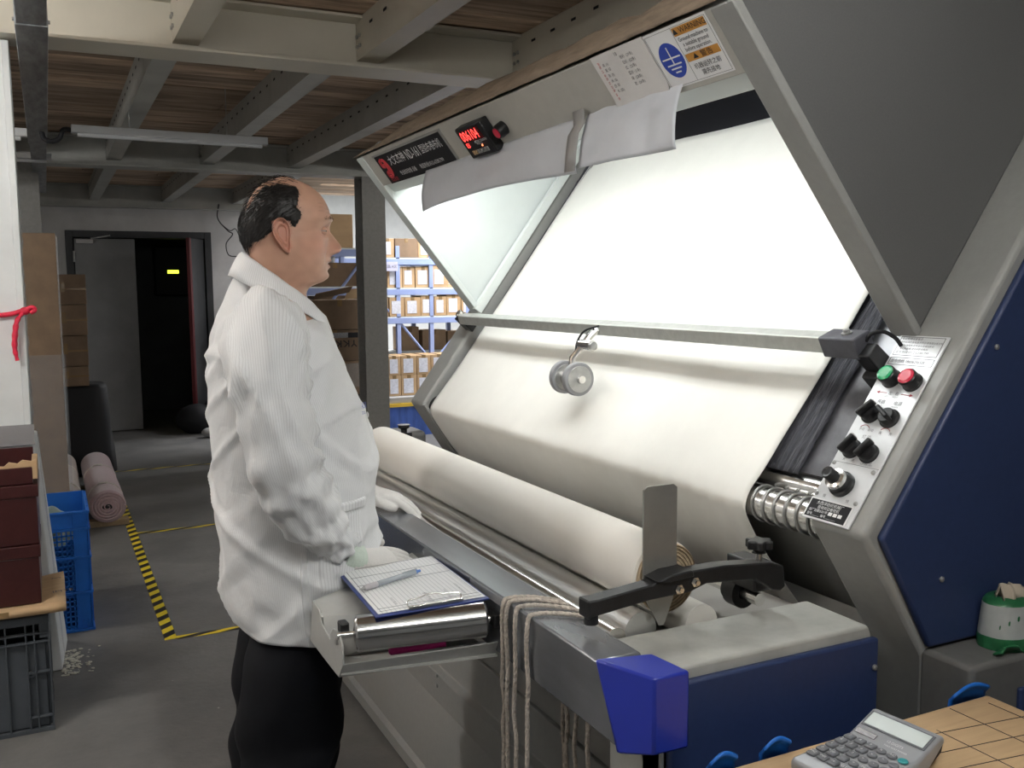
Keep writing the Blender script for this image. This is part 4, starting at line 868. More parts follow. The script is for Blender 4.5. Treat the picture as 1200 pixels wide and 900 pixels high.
zs = list(np.linspace(0.80, 1.42, 22)) + list(np.linspace(1.43, 1.485, 12)) + list(np.linspace(1.4875, 1.635, 92)) + list(np.linspace(1.638, 1.705, 26)) + [1.708, 1.711, 1.7135, 1.7155]
NT = 168
def thk(k):
    a = 2 * math.pi * k / NT
    return a - 0.38 * math.sin(2 * a) * 0.5 - 0.35 * math.sin(a) * 0.6       # denser towards the face
hb_ = MB()
rows = [[head_pt(z, thk(k)) for k in range(NT)] for z in zs]
hb_.grid(rows, cv=True)
nv = len(hb_.v); top = [nv - NT + k for k in range(NT)]
hb_.v.append((0.018, 0, 1.7175)); hb_.f += [(top[k], top[(k + 1) % NT], nv) for k in range(NT)]
hb_.f.append(tuple(range(NT))[::-1])
# ears
def ear(sd):
    out = [(.012, 1.606), (.0075, 1.617), (-.002, 1.6245), (-.013, 1.624), (-.0225, 1.614), (-.0245, 1.602), (-.0205, 1.588), (-.0125, 1.575), (-.004, 1.564), (.004, 1.556), (.0100, 1.556), (.012, 1.566), (.0115, 1.580), (.013, 1.592)]
    ol = crom(out + [out[0]], 57)[:-1]; cx, cz = -.003, 1.597
    prof = [(0.0, -.013), (.20, -.013), (.36, -.008), (.50, .0035), (.60, .0050), (.70, -.0010), (.80, .0000), (.88, .0070), (.95, .0095), (1.02, .0070), (1.02, .000), (.95, -.004), (.80, -.006)]
    P = []
    for px, pz in ol:
        row = []
        for q, hgt in prof:
            x = cx + (px - cx) * q; z = cz + (pz - cz) * q
            lobe = 1.0 if z > 1.572 else max(0.25, (z - 1.556) / 0.016)
            flare = max(0, (0.010 - x)) * 0.52
            row.append((x, sd * (0.0735 + flare + hgt * (lobe if q < .85 else 1)), z))
        P.append(row)
    m = len(hb_.f); hb_.grid(P, cu=True)
    if sd > 0: hb_.f[m:] = [f[::-1] for f in hb_.f[m:]]
ear(-1); ear(1)
# arms and legs of the same body
def limb(path, rad, seg=20, n=30):
    C_ = crom(path, n); r_ = [float(v) for v in np.interp(np.linspace(0, 1, n), np.linspace(0, 1, len(rad)), rad)]
    hb_.tube([tuple(c) for c in C_], r_, seg)
PERSON_M = Matrix.Translation((0.465, 2.11, -0.0444)) @ Matrix.Rotation(R(-6), 4, 'Z') @ Matrix.Scale(1.03, 4)
PI_ = PERSON_M.inverted()
def W(x, y, z): return tuple(PI_ @ Vector((x, y, z)))
R_ARM = [W(0.42, 1.98, 1.430), W(0.390, 1.91, 1.350), W(0.386, 1.868, 1.25), W(0.398, 1.855, 1.15), W(0.450, 1.885, 1.045), W(0.508, 1.922, 0.967), W(0.540, 1.942, 0.927), W(0.562, 1.952, 0.908)]
L_ARM = [W(0.47, 2.25, 1.430), W(0.47, 2.32, 1.345), W(0.49, 2.36, 1.25), W(0.53, 2.385, 1.165), W(0.60, 2.40, 1.075), W(0.68, 2.405, 1.002), W(0.705, 2.404, 0.975), W(0.728, 2.40, 0.950)]
ARM_R = [.055, .052, .046, .042, .039, .033, .028, .027]
limb(R_ARM, ARM_R); limb(L_ARM, ARM_R)
for sy in (-1, 1):
    limb([(0.02, sy * .075, .88), (-.0, sy * .08, .70), (-.02, sy * .088, .50), (-.035, sy * .09, .30), (-.05, sy * .09, .12)], [.065, .070, .06, .055, .042])
m_skin = bpy.data.materials.new('skin'); t_, n_, l_ = nt(m_skin); b_ = n_['Principled BSDF']
b_.inputs['Roughness'].default_value = 0.43; b_.inputs['Subsurface Weight'].default_value = 0.12; b_.inputs['Subsurface Radius'].default_value = (0.012, 0.005, 0.003); b_.inputs['Subsurface Scale'].default_value = 0.6
va = n_.new('ShaderNodeVertexColor'); va.layer_name = 'tint'; l_.new(va.outputs[0], b_.inputs['Base Color'])
n2 = n_.new('ShaderNodeTexNoise'); n2.inputs['Scale'].default_value = 170; n2.inputs['Detail'].default_value = 3
tc_ = n_.new('ShaderNodeTexCoord'); l_.new(tc_.outputs['Object'], n2.inputs['Vector'])
bp_ = n_.new('ShaderNodeBump'); bp_.inputs['Strength'].default_value = 0.10; bp_.inputs['Distance'].default_value = 0.004
l_.new(n2.outputs['Fac'], bp_.inputs['Height']); l_.new(bp_.outputs[0], b_.inputs['Normal'])
person = obj('person', hb_, m_skin, loc=(0.465, 2.11, -0.0444), rz=R(-6), local=True, smooth=180)
tag(person, 'balding man in white pinstriped work jacket and white gloves watching the lit screen', 'person')
person.scale = (1.03, 1.03, 1.03)
WM[person] = PERSON_M

def hair_amount(x, y, z):
    """1 where the hair is dense, 0 on bare skin, between on the thinning crown"""
    ya = abs(y)
    if z < 1.560 or z > 1.72: return 0.0
    # nape and line behind / around the ear
    if x < -0.022: low = 1.575 + max(0, (x + 0.05)) * 0.75 - 0.010 * (x < -.06)
    elif x < 0.014: low = 1.617
    else: low = 1.602 + abs(x - 0.022) * 1.5
    front = 0.0385 + 0.004 * math.sin(z * 90) - (0.10 * (z - 1.675) if z > 1.675 else 0)
    a = max(0.0, min(1.0, (z - low) / 0.008))
    b = max(0.0, min(1.0, (front + 0.004 - x + 0.006 * nz(x * 90, y * 90, z * 90)) / 0.020))
    # bald crown strip over the top and down the back of the head
    zt = float(np.interp(x, [-.09, -.075, -.060, -.045, -.030, 0.0, .04], [1.626, 1.632, 1.654, 1.676, 1.689, 1.694, 1.687]))
    top = max(0.16, min(1.0, 0.55 + (zt - z + 0.004 * nz(x * 60, y * 60, z * 60)) / 0.010))
    return a * b * top
ca_ = person.data.color_attributes.new('tint', 'FLOAT_COLOR', 'POINT')
for v in person.data.vertices:
    x, y, z = v.co; c = np.array((0.56, 0.325, 0.23))
    if z > 1.46:
        ya = abs(y)
        red = 0.5 * g2((ya) / .013, (z - 1.563) / .012) * (x > .09) + 0.38 * g2((ya - .045) / .02, (z - 1.572) / .016) * (x > .03)
        if ya > .074 and x < .014 and 1.553 < z < 1.627: red += 0.55
        c = c * (1 - red) + np.array((0.56, 0.22, 0.155)) * red
        lip = (math.exp(-(y / .021) ** 4) * math.exp(-((z - 1.534) / .0075) ** 4)) * (x > .09)
        c = c * (1 - .75 * lip) + np.array((0.46, 0.20, 0.17)) * .75 * lip
        c *= 1 - 0.10 * nz(x, y, z, 55) - 0.05
        if z > 1.63: c = c * 1.03
        br = g2((ya - .034) / .013, (z - 1.6265) / .0035) * (x > .05)
        c = c * (1 - .35 * br) + np.array((0.16, 0.10, 0.07)) * .35 * br
        ln = sum(math.exp(-((z - q - 0.002 * math.sin(y * 70)) / .0010) ** 2) for q in (1.642, 1.650, 1.659)) * (x > .075)
        c *= 1 - .18 * ln
        ha = hair_amount(x, y, z); c = c * (1 - .70 * ha) + np.array((0.030, 0.024, 0.020)) * (.70 * ha)
    elif z < 1.05: c = np.array((0.55, 0.27, 0.19))
    ca_.data[v.index].color = (*c, 1)
# eyes
for sy in (-1, 1):
    ec = Vector((0.0818, sy * .031, 1.6025))
    e = obj('eye', MB().ball(ec, 0.0118, 20), mat('eye_white', (0.42, 0.38, 0.36), 0.2, coat=.5), person, local=True, smooth=180)
    gz = Vector((1, 0.0, -0.06)).normalized()
    obj('iris', MB().lathe([(0.0052, 0), (0.0045, 0.0012), (0.001, 0.0016)], ec + gz * 0.0110, gz, 16), mat('dark_iris', (0.025, 0.014, 0.01), 0.15, coat=1.0), e, local=True, smooth=180)
    lid = MB()
    for zc, zr, a0 in ((1, 1.0, 0.05), (-1, 1.0, 0.15)):
        P = []
        for i in range(15):
            az = R(-105 + 210 * i / 14); row = []
            for j in range(6):
                el = (a0 + (1.35 - a0) * j / 5) * zc + 0.03
                rr = 0.0129 - 0.0004 * j
                el *= 1 - 0.55 * abs(az / R(105)) ** 2 * (j == 0) * 0.6
                row.append(ec + Vector((math.cos(el) * math.cos(az), math.cos(el) * math.sin(az), math.sin(el))) * rr)
            P.append(row)
        m = len(lid.f); lid.grid(P)
        if zc < 0: lid.f[m:] = [f[::-1] for f in lid.f[m:]]
    lo = obj('eyelid', lid, mat('eyelid_skin', (0.50, 0.285, 0.20), 0.5), person, local=True, smooth=180)
    sd_ = lo.modifiers.new('thick', 'SOLIDIFY'); sd_.thickness = 0.0011; sd_.offset = 1
    eb = MB(); rnd = random.Random(3)
    for i in range(60):
        y = sy * rnd.uniform(.016, .050); z = 1.6265 + rnd.gauss(0, .0018) + 0.002 * math.sin((abs(y) - .016) * 80)
        th = math.atan2(y, 0.11)
        best = head_pt(z, math.asin(max(-1, min(1, y / hW(z)))))
        eb.tube([best + Vector((-.0005, 0, 0)), best + Vector((.0016, sy * .004, .0018))], [0.00032, 0.00012], 3)
    obj('eyebrow', eb, mat('greying_brow', (0.24, 0.17, 0.13), 0.7), person, local=True)['kind'] = 'stuff'
# hair: a close cap plus short strands, thinning over the crown
hm = mat('black_hair', (0.012, 0.010, 0.009), 0.5, var=0.2, vscale=80)
sh = MB(); keep = {}
zr = [z for z in zs if z > 1.553]
hg = [[head_pt(z, 2 * math.pi * k / 220) for k in range(220)] for z in np.linspace(1.556, 1.7145, 110)]
cen = Vector((0.012, 0, 1.605)); V = []; F = []
for r_ in hg:
    for p in r_:
        a = hair_amount(*p); d = (p - cen).normalized()
        V.append(p + d * (0.0048 * a + 0.0016 * nz(p.x * 160, p.y * 160, p.z * 55) * a - 0.0012))
for i in range(len(hg) - 1):
    for k in range(220):
        q = [i * 220 + k, i * 220 + (k + 1) % 220, (i + 1) * 220 + (k + 1) % 220, (i + 1) * 220 + k]
        c = sum((Vector(hg[a // 220][a % 220]) for a in q), Vector()) / 4
        if hair_amount(*c) > 0.42 + 0.16 * nz(c.x * 190, c.y * 190, c.z * 190): F.append(tuple(q))
sh.add(V, F)
hair = obj('hair', sh, hm, person, local=True, smooth=180)
st_ = MB(); rnd = random.Random(11)
for i in range(6200):
    th = rnd.uniform(0, 2 * math.pi); z = rnd.uniform(1.560, 1.7155); p = head_pt(z, th)
    a = hair_amount(*p)
    if rnd.random() > a * 1.0 + (0.02 if a > 0.05 else 0): continue
    d = (p - cen).normalized(); dn = Vector((-0.75, 0.25 * p.y / .07, -0.55)) if p.z < 1.66 else Vector((-0.9, 0.5 * p.y / .07, -0.1))
    dn = (dn - d * dn.dot(d)).normalized(); ln = rnd.uniform(.008, .017) * (1.3 if a < .5 else 1)
    q0 = p + d * (0.0015 if a < .5 else 0.0035); q1 = q0 + dn * ln * .6 + d * (.0022 + rnd.uniform(0, .0015)); q2 = q0 + dn * ln + d * .0015 + Vector((rnd.gauss(0, .0012), rnd.gauss(0, .0012), 0))
    st_.tube([q0, q1, q2], [0.00045, 0.0004, 0.00012], 3, cap=False)
o = obj('hair_strands', st_, hm, person, local=True, smooth=180); o['kind'] = 'stuff'

# ---- jacket
jB = tabf([(1.535, -.072), (1.50, -.100), (1.46, -.121), (1.427, -.134), (1.373, -.149), (1.301, -.159), (1.229, -.160), (1.119, -.158), (1.008, -.152), (.894, -.146), (.80, -.130), (.735, -.105), (.700, -.095)])
jF = tabf([(1.535, .020), (1.50, .046), (1.46, .066), (1.43, .080), (1.368, .104), (1.311, .127), (1.255, .150), (1.197, .168), (1.14, .180), (1.063, .187), (.986, .187), (.909, .184), (.80, .172), (.735, .160), (.700, .158)])
jW = tabf([(1.535, .048), (1.510, .049), (1.478, .053), (1.453, .068), (1.436, .098), (1.422, .132), (1.404, .166), (1.38, .187), (1.30, .184), (1.2, .180), (1.05, .180), (.90, .182), (.80, .186), (.700, .188)])
def fold(p, k):
    x, y, z = p
    f = 0.0055 * nz(x * 7, y * 7, z * 3.2 + k) + 0.0030 * nz(x * 16 + 3, y * 16, z * 8 + k)
    w = nz(x * 5 + z * 6, y * 3 - z * 3, 2.3 + k); f += 0.0100 * max(0, 1 - abs(w) * 6) - 0.001
    w = nz(x * 9 - z * 8, y * 5 + z * 4, 7.3 + k); f += 0.0065 * max(0, 1 - abs(w) * 5)
    return f
P = []; NU_ = 150; zl = list(np.linspace(.757, 1.510, 130))
for z in zl:
    row = []
    zz = z
    for k in range(NU_):
        a = 2 * math.pi * k / NU_ ; ca, sa = math.cos(a), math.sin(a); n = 2.35
        kk = (abs(ca) ** n + abs(sa) ** n) ** (-1 / n); xf, xb, w = jF(z), jB(z), jW(z); c = (xf + xb) / 2
        x = c + kk * ca * (xf - c); y = kk * sa * w
        # hem rises a little at the back
        z2 = z
        if z < 0.84: z2 = z + 0.010 * max(0, -ca) * (0.84 - z) / .08 - 0.008 * max(0, ca) * (0.84 - z) / .08
        z2 -= 0.060 * ((1 + ca) / 2) * max(0, (z - 1.40) / .135)
        d = Vector((ca, sa, 0)); f = fold((x, y, z), 0.0)
        # soft drag folds running from chest to hip at the side and back
        f += 0.004 * math.sin((z * 1.0 + x * 1.6) * 34 + 2 * nz(x * 4, y * 4, z * 4)) * max(0, 1 - abs(z - 0.82) / .13) * (sa < 0.3)
        f -= 0.012 * g2((z - 1.30) / .07, (x + 0.085) / .03) * (sa < -.5) - 0.004 * g2((z - 1.36) / .03, (x - .06) / .03) * (sa < -.4)
        row.append(Vector((x, y, z2)) + d * f)
    P.append(row)
# arc length for the woven stripes
def arcs(row):
    L = [0.0]
    for k in range(len(row)): L.append(L[-1] + (row[(k + 1) % len(row)] - row[k]).length)
    return L
mid = arcs(P[60])
jk = MB(); jk.grid(P, cv=True, uv=lambda i, j: (mid[min(j, NU_)], zl[min(i, len(zl) - 1)]))
def sleeve(path, rad, seed, sgn):
    n = 96; sg = 44; C_ = [Vector(c) for c in crom(path, n)]; rr = tabf([(i / (len(rad) - 1), v) for i, v in enumerate(rad)])
    T = [(C_[min(i + 1, n - 1)] - C_[max(i - 1, 0)]).normalized() for i in range(n)]
    ref = Vector((1, 0, 0)); rows = []; L = 0; vs_ = []
    for i in range(n):
        if i: L += (C_[i] - C_[i - 1]).length
        vs_.append(L); t = i / (n - 1)
        u = (ref - T[i] * ref.dot(T[i])).normalized(); w = T[i].cross(u); row = []
        for k in range(sg):
            a = 2 * math.pi * k / sg; d = u * math.cos(a) + w * math.sin(a)
            r0 = rr(t); p = C_[i] + d * r0
            f = 0.0055 * nz(p.x * 9, p.y * 9, p.z * 5 + seed) + 0.0035 * nz(p.x * 20, p.y * 20, p.z * 12 + seed)
            wn = nz(math.cos(a + t * 2.5) * 1.3, math.sin(a + t * 2.5) * 1.3, t * 3.2 + seed); f += 0.0120 * max(0, 1 - abs(wn) * 5) - .003
            wn = nz(math.cos(a - t * 3) * 2.2, math.sin(a - t * 3) * 2.2, t * 5 + seed + 5); f += 0.0055 * max(0, 1 - abs(wn) * 4)
            el = math.exp(-((t - 0.50) / .12) ** 2)           # rings pressed together inside the elbow
            f += 0.0085 * el * math.sin(t * 62 + 1.3 * math.sin(a) + 2.2 * nz(p.x * 5, p.y * 5, p.z * 5)) * (0.35 + 0.65 * max(0, math.cos(a)))
            f += 0.0045 * math.exp(-((t - 0.80) / .10) ** 2) * math.sin(t * 70 + a * 2 + 3 * nz(p.x * 6, p.y * 6, p.z * 6))
            f += 0.006 * math.exp(-((t - 0.18) / .12) ** 2) * math.sin(a * 3 + t * 16 + seed)
            cu = max(0, (t - 0.955) / .045); f += cu * 0.0018 * math.sin(a * 16)
            row.append(p + d * f)
        rows.append(row)
    ml = [2 * math.pi * 0.062 * k / sg for k in range(sg + 1)]
    m = len(jk.f); jk.grid(rows, cv=True, uv=lambda i, j: (ml[min(j, sg)] + .003, vs_[min(i, n - 1)]))
    jk.f[m:] = [f for f in jk.f[m:]]
SR = [.026, .064, .084, .082, .074, .068, .066, .063, .060, .057, .052, .044, .036, .034]
def up(path): return [tuple(Vector(p)) for p in path]
RS = [W(0.430, 2.02, 1.428), W(0.400, 1.958, 1.402), W(0.385, 1.895, 1.340), W(0.386, 1.862, 1.245), W(0.398, 1.848, 1.148), W(0.429, 1.862, 1.077), W(0.469, 1.888, 1.018), W(0.508, 1.917, 0.968), W(0.537, 1.938, 0.930)]
LS = [W(0.48, 2.21, 1.428), W(0.465, 2.268, 1.402), W(0.47, 2.325, 1.335), W(0.49, 2.365, 1.245), W(0.53, 2.39, 1.165), W(0.58, 2.40, 1.095), W(0.64, 2.405, 1.04), W(0.685, 2.405, 1.0), W(0.707, 2.404, 0.974)]
sleeve(RS, SR, 1.0, 1); sleeve(LS, SR, 6.0, -1)
jacket = obj('jacket', jk, G['jacket'], person, local=True, smooth=180)
for f in jacket.data.polygons: pass
bmj = bmesh.new(); bmj.from_mesh(jacket.data); bmesh.ops.recalc_face_normals(bmj, faces=bmj.faces); bmj.to_mesh(jacket.data); bmj.free()
sj = jacket.modifiers.new('thick', 'SOLIDIFY'); sj.thickness = 0.0018; sj.offset = -1
# side slit flap, welt pocket, hem seam
def jsurf(z, a, off=0.004):
    ca, sa = math.cos(a), math.sin(a); n = 2.35; kk = (abs(ca) ** n + abs(sa) ** n) ** (-1 / n)
    xf, xb, w = jF(z), jB(z), jW(z); c = (xf + xb) / 2; p = Vector((c + kk * ca * (xf - c), kk * sa * w, z))
    d = Vector((ca, sa, 0)); return p + d * (fold(p, 0.0) + off)
def patch(z0, z1, a0, a1, off, nu=10, nv=24, skew=0.0):
    P = []
    for i in range(nu):
        row = []
        for j in range(nv):
            u, v = i / (nu - 1), j / (nv - 1); e = min(1, min(u, 1 - u, v, 1 - v) * 40)
            a = a0 + (a1 - a0) * u; z = z0 + (z1 - z0) * v + skew * u
            row.append(jsurf(z, a, off * e - 0.0015 * (1 - e)))
        P.append(row)
    return MB().grid(P, uv=lambda i, j: (0.0045 * i * (nu and 1) + .001, j * .01))
jobs = [('side_placket', patch(.775, .955, R(-97), R(-91.5), .0045)), ('pocket', patch(.86, 1.025, R(-86), R(-50), .0045, 16, 20, .006)), ('pocket_welt', patch(1.020, 1.042, R(-85), R(-47), .0070, 16, 8, .008))]
for nm, mb in jobs:
    o = obj(nm, mb, G['jacket'], jacket, local=True, smooth=180)
    b = bmesh.new(); b.from_mesh(o.data); bmesh.ops.recalc_face_normals(b, faces=b.faces); b.to_mesh(o.data); b.free()
# embroidered mark on the chest
e0 = jsurf(1.235, R(-33), .004); ex = (jsurf(1.232, R(-22), .004) - e0).normalized(); ey = Vector((0, 0, 1)); ey = (ey - ex * ex.dot(ey)).normalized()
lettering([('ASIA', -0.012, 0.0, 0.020), ('TEXTILE', -0.012, -0.016, 0.009)], tuple(PERSON_M @ e0), PERSON_M.to_3x3() @ ex, PERSON_M.to_3x3() @ ey, G['inkblue'], jacket, 'embroidery', 0.003)
# folded collar, high at the nape and pointing down at the throat
P = []; nC = 60
for i in range(nC + 1):
    a = R(24) + (2 * math.pi - R(48)) * i / nC; ca, sa = math.cos(a), math.sin(a); fr_ = (1 + ca) / 2
    row = []
    top_z = 1.556 - 0.116 * fr_ ** 0.9; in_r = 0.064 + 0.006 * (1 - fr_)
    pt_ = math.exp(-((min(i, nC - i)) / 5.0) ** 2)               # the two points
    for q, (dr, dz) in enumerate(((-.004, -.030), (-.001, -.010), (.001, .0), (.005, .003), (.011, -.001), (.019, -.012), (.027, -.025), (.034 , -.040))):
        zz = dz * (1.15 if q > 4 else 1) - (pt_ * .020 * (q - 3) / 4 if q > 3 else 0)
        rx = 0.066 + 0.004 * (1 - fr_); cx_ = -0.004 + 0.004 * fr_
        px = cx_ + (rx + dr * (1.0 if ca < .3 else 1.0)) * ca + (0.010 * fr_ * (q > 4)); py = (0.064 + dr * 1.15) * sa
        row.append(Vector((px, py, top_z + zz + 0.0015 * nz(a * 3, q, 5))))
    P.append(row)
col = obj('collar', MB().grid(P, uv=lambda i, j: (i * .0081, j * .01)), G['jacket'], jacket, local=True, smooth=180)
s = col.modifiers.new('thick', 'SOLIDIFY'); s.thickness = 0.002; s.offset = 0
# undershirt neck band
ub = MB()
ub.grid([[Vector((-.004 + (0.060 + .001 * q) * math.cos(a), (0.060 + .001 * q) * math.sin(a), 1.515 - .080 * (1 + math.cos(a)) / 2 - .012 * q)) for q in range(4)] for a in [2 * math.pi * k / 40 for k in range(40)]], cu=True)
obj('undershirt', ub, G['paper'], person, local=True, smooth=180)
# front placket with buttons
bt = MB()
for z in (1.40, 1.30, 1.20, 1.10, 1.0): p = jsurf(z, R(2), .003); bt.lathe([(0.0065, 0), (0.0065, 0.002), (0.004, 0.003)], p, (1, 0, 0.1), 12)
obj('button', bt, G['inkwhite'], jacket, local=True)
# ---- trousers
tr_ = MB(); mt = mat('black_trousers', (0.007, 0.0075, 0.010), 0.85, var=0.15, vscale=20, bump=0.3, bscale=12, spec=0.25)
for sy in (-1, 1):
    C_ = [Vector(c) for c in crom([(.005, sy * .070, .90), (.0, sy * .08, .78), (-.018, sy * .088, .64), (-.028, sy * .095, .50), (-.048, sy * .105, .36), (-.058, sy * .105, .20), (-.062, sy * .105, .065)], 60)]
    rf = tabf([(0, .075), (.10, .080), (.19, .092), (.27, .106), (.45, .106), (.60, .098), (.8, .088), (1, .090)]); rows = []
    for i, c in enumerate(C_):
        t = i / 59; row = []
        for k in range(40):
            a = 2 * math.pi * k / 40; d = Vector((math.cos(a), math.sin(a) * .92, 0)); r0 = rf(t)
            p = c + d * r0
            f = 0.007 * nz(p.x * 7, p.y * 7, p.z * 4 + sy) + 0.009 * math.sin(p.z * 30 - a * 1.5 + 3 * nz(p.x * 4, p.y * 4, p.z * 4)) * math.exp(-((t - .5) / .2) ** 2)
            row.append(p + d * f)
        rows.append(row)
    tr_.grid(rows, cv=True)
trs = obj('trousers', tr_, mt, person, local=True, smooth=180)
b = bmesh.new(); b.from_mesh(trs.data); bmesh.ops.recalc_face_normals(b, faces=b.faces); b.to_mesh(trs.data); b.free()
for sy in (-1, 1):
    s_ = MB(); pr_ = [(-.10, .0, .045), (-.10, .065, .045), (-.03, .09, .048), (.04, .07, .052), (.12, .045, .050), (.165, .03, .036), (.178, .0, .02)]
    P = []
    for x, h, w in pr_:
        P.append([Vector((-.035 + x, sy * .105 + w * math.cos(a), 0.0435 + max(0.0, h * (0.55 + 0.55 * math.sin(a))))) for a in [2 * math.pi * k / 20 for k in range(20)]])
    s_.grid(P, cv=True)
    o = obj('shoe', s_, G['black'], person, local=True, smooth=60)
    b = bmesh.new(); b.from_mesh(o.data); bmesh.ops.holes_fill(b, edges=b.edges); bmesh.ops.recalc_face_normals(b, faces=b.faces); b.to_mesh(o.data); b.free()
# ---- gloved hands
def glove(name, wrist, fwd, up_, mirror, bends, spread, gm, thumb, back):
    fw = Vector(fwd).normalized(); u = Vector(up_); u = (u - fw * u.dot(fw)).normalized(); sd = fw.cross(u) * mirror   # sd points to the thumb side
    o = Vector(wrist)
    def Lp(x, y, z): return o + fw * x + sd * y + u * z
    g = MB()
    g.tube([Lp(-.01, 0, 0), Lp(.015, .0, 0), Lp(.035, .002, -.001), Lp(.060, .002, -.002), Lp(.083, 0, -.003), Lp(.092, 0, -.004)], [.025, .029, .038, .043, .041, .034], 24, flat=0.42) if False else None
    rows = []
    for x, w, h, yc in ((-.012, .031, .028, 0), (.012, .034, .026, 0), (.032, .039, .022, .002), (.055, .043, .0195, .002), (.078, .042, .0165, 0), (.093, .038, .0130, 0)):
        rows.append([Lp(x, yc + w * math.cos(a), -0.002 + h * math.sin(a)) for a in [2 * math.pi * k / 24 for k in range(24)]])
    k0 = len(g.v); g.grid(rows, cv=True); g.f.append(tuple(range(k0, k0 + 24))); g.f.append(tuple(range(k0 + 5 * 24, k0 + 6 * 24))[::-1])
    L_ = [(.030, .040, .024, .020), (.010, .044, .028, .022), (-.010, .041, .026, .020), (-.029, .032, .020, .018)]
    for i, (yb, l1, l2, l3) in enumerate(L_):
        d = (fw + sd * spread * (1.2 - i * .8)).normalized(); p = Lp(.078 - .004 * (i == 3), yb, -.003); pts = [p]; ang = 0
        for seg_, ln in enumerate((l1 * .55, l1 * .45 + .012, l2, l3)):
            ang += bends[i][seg_] if seg_ < len(bends[i]) else 0
            pts.append(pts[-1] + (d * math.cos(ang) - u * math.sin(ang)) * ln)
        c = crom([tuple(q) for q in pts], 14)
        g.tube([tuple(q) for q in c], [.0112 - .0026 * k / 13 for k in range(14)], 12)
        g.ball(c[-1], .0086, 10)
    tb = [Lp(*q) for q in thumb]; c = crom([tuple(q) for q in tb], 14)
    g.tube([tuple(q) for q in c], [.0165 - .0058 * k / 13 for k in range(14)], 12); g.ball(c[-1], .0107, 10)
    h = obj(name, g, gm, person, smooth=180)
    rm = h.modifiers.new('union', 'REMESH'); rm.mode = 'VOXEL'; rm.voxel_size = 0.0026; rm.use_smooth_shade = True
    sm = h.modifiers.new('soft', 'SMOOTH'); sm.factor = 0.5; sm.iterations = 5
    cf = MB(); n = 16; rows = []
    bk = Vector(back)
    for i in range(n):
        t = i / (n - 1); p = o + fw * 0.018 + (bk - fw * 0.018) * 0 + (bk - (o + fw * .018)) * t
        r0 = .0335 + .0030 * t + .0007 * math.sin(t * 38)
        rows.append([p + (sd * math.cos(a) * 1.0 + u * math.sin(a) * (.84 + .14 * t)) * r0 for a in [2 * math.pi * k / 28 for k in range(28)]])
    cf.grid(rows, cv=True)
    cu = obj('knitted_cuff', cf, G['glovecuff'], h, smooth=180)
    b = bmesh.new(); b.from_mesh(cu.data); bmesh.ops.recalc_face_normals(b, faces=b.faces); b.to_mesh(cu.data); b.free()
    s = cu.modifiers.new('thick', 'SOLIDIFY'); s.thickness = 0.002
    return h
G['glove'] = mat('white_cotton_glove', (0.74, 0.72, 0.69), 0.85, var=0.04, vscale=30, bump=0.25, bscale=220, sheen=0.2)
G['glovecuff'] = mat('pale_green_knit_cuff', (0.60, 0.68, 0.60), 0.9, var=0.06, vscale=60, bump=0.3, bscale=300)
glove('glove', (0.566, 1.955, 0.902), (0.93, 0.20, -0.13), (0.10, -0.25, 1), -1.0, [(.10, .12, .12, .08), (.12, .14, .14, .1), (.14, .16, .18, .12), (.14, .2, .2, .15)], 0.16, G['glove'],
      [(.018, .022, -.004), (.038, .043, -.004), (.062, .056, .000), (.083, .060, .004), (.098, .058, .004)], (0.536, 1.941, 0.927))
glove('glove', (0.732, 2.395, 0.946), (0.80, -0.50, -0.18), (0.15, 0.0, 1), 1.0, [(.15, .22, .25, .15), (.15, .25, .28, .2), (.15, .25, .3, .2), (.15, .25, .3, .25)], 0.10, G['glove'],
      [(.018, .022, -.006), (.040, .036, -.010), (.060, .043, -.014), (.078, .045, -.018), (.090, .042, -.020)], (0.708, 2.404, 0.972))
# ------------------------------------------------------------------ things on and around the machine
# clipboard with form and pen
cb = empty('clipboard', (0.635, 1.78, 0.872), 'navy clipboard holding a ruled paper form on the machine tray', 'clipboard')
c0, c1, c2, c3 = Vector((0.527, 1.932, 0.8745)), Vector((0.742, 1.925, 0.8845)), Vector((0.731, 1.608, 0.8865)), Vector((0.513, 1.634, 0.8765))
def bil(u, v, dz=0.0): return (c3.lerp(c2, u)).lerp(c0.lerp(c1, u), v) + Vector((0, 0, dz))
obj('board', MB().prism([bil(0, 0), bil(1, 0), bil(1, 1), bil(0, 1)], (0, 0, 0.003)), G['clipblue'], cb, bevel=0.001)
P = [[bil(0.03 + 0.95 * i / 11, 0.035 + 0.985 * j / 11, 0.0042 + 0.004 * max(0, j / 11 - .6) ** 1.2 * (1 + math.sin(i))) for j in range(12)] for i in range(12)]
pf_ = obj('paper_form', MB().grid(P, uv=lambda i, j: (j / 11, i / 11)), G['form'], cb, smooth=180)
xd_ = (c0 - c3).normalized(); yd_ = (c3 - c2).normalized()
fm = MB(); o_ = bil(0.98, 0.05, 0.0056)
for v in (0.06, 0.11, 0.62, 0.80, 0.99): a, b = bil(.05, v, .0062 + .0016 * max(0, v - .6) * 3), bil(.96, v, .0062 + .0016 * max(0, v - .6) * 3); fm.tube([a, b], 0.00035, 4)
for uu in (.06, .95): fm.tube([bil(uu, .06, .0062), bil(uu, .6, .0062), bil(uu, .99, .0085)], 0.00035, 4)
obj('ruled_line', fm, G['inkgrey'], pf_, smooth=0)
lettering([('验 布 记 录 表', 0.012, 0.10, 0.010, 'LEFT'), ('12.5 8.3 22 46.1 9 25 37', 0.030, 0.030, 0.007), ('30 28.6 12 9 51', 0.030, 0.165, 0.007), ('日期 2024  品号 A12', 0.022, 0.06, 0.006)], bil(0.98, 0.03, 0.0062), xd_, yd_, G['inkgrey'], pf_, lift=0.001)
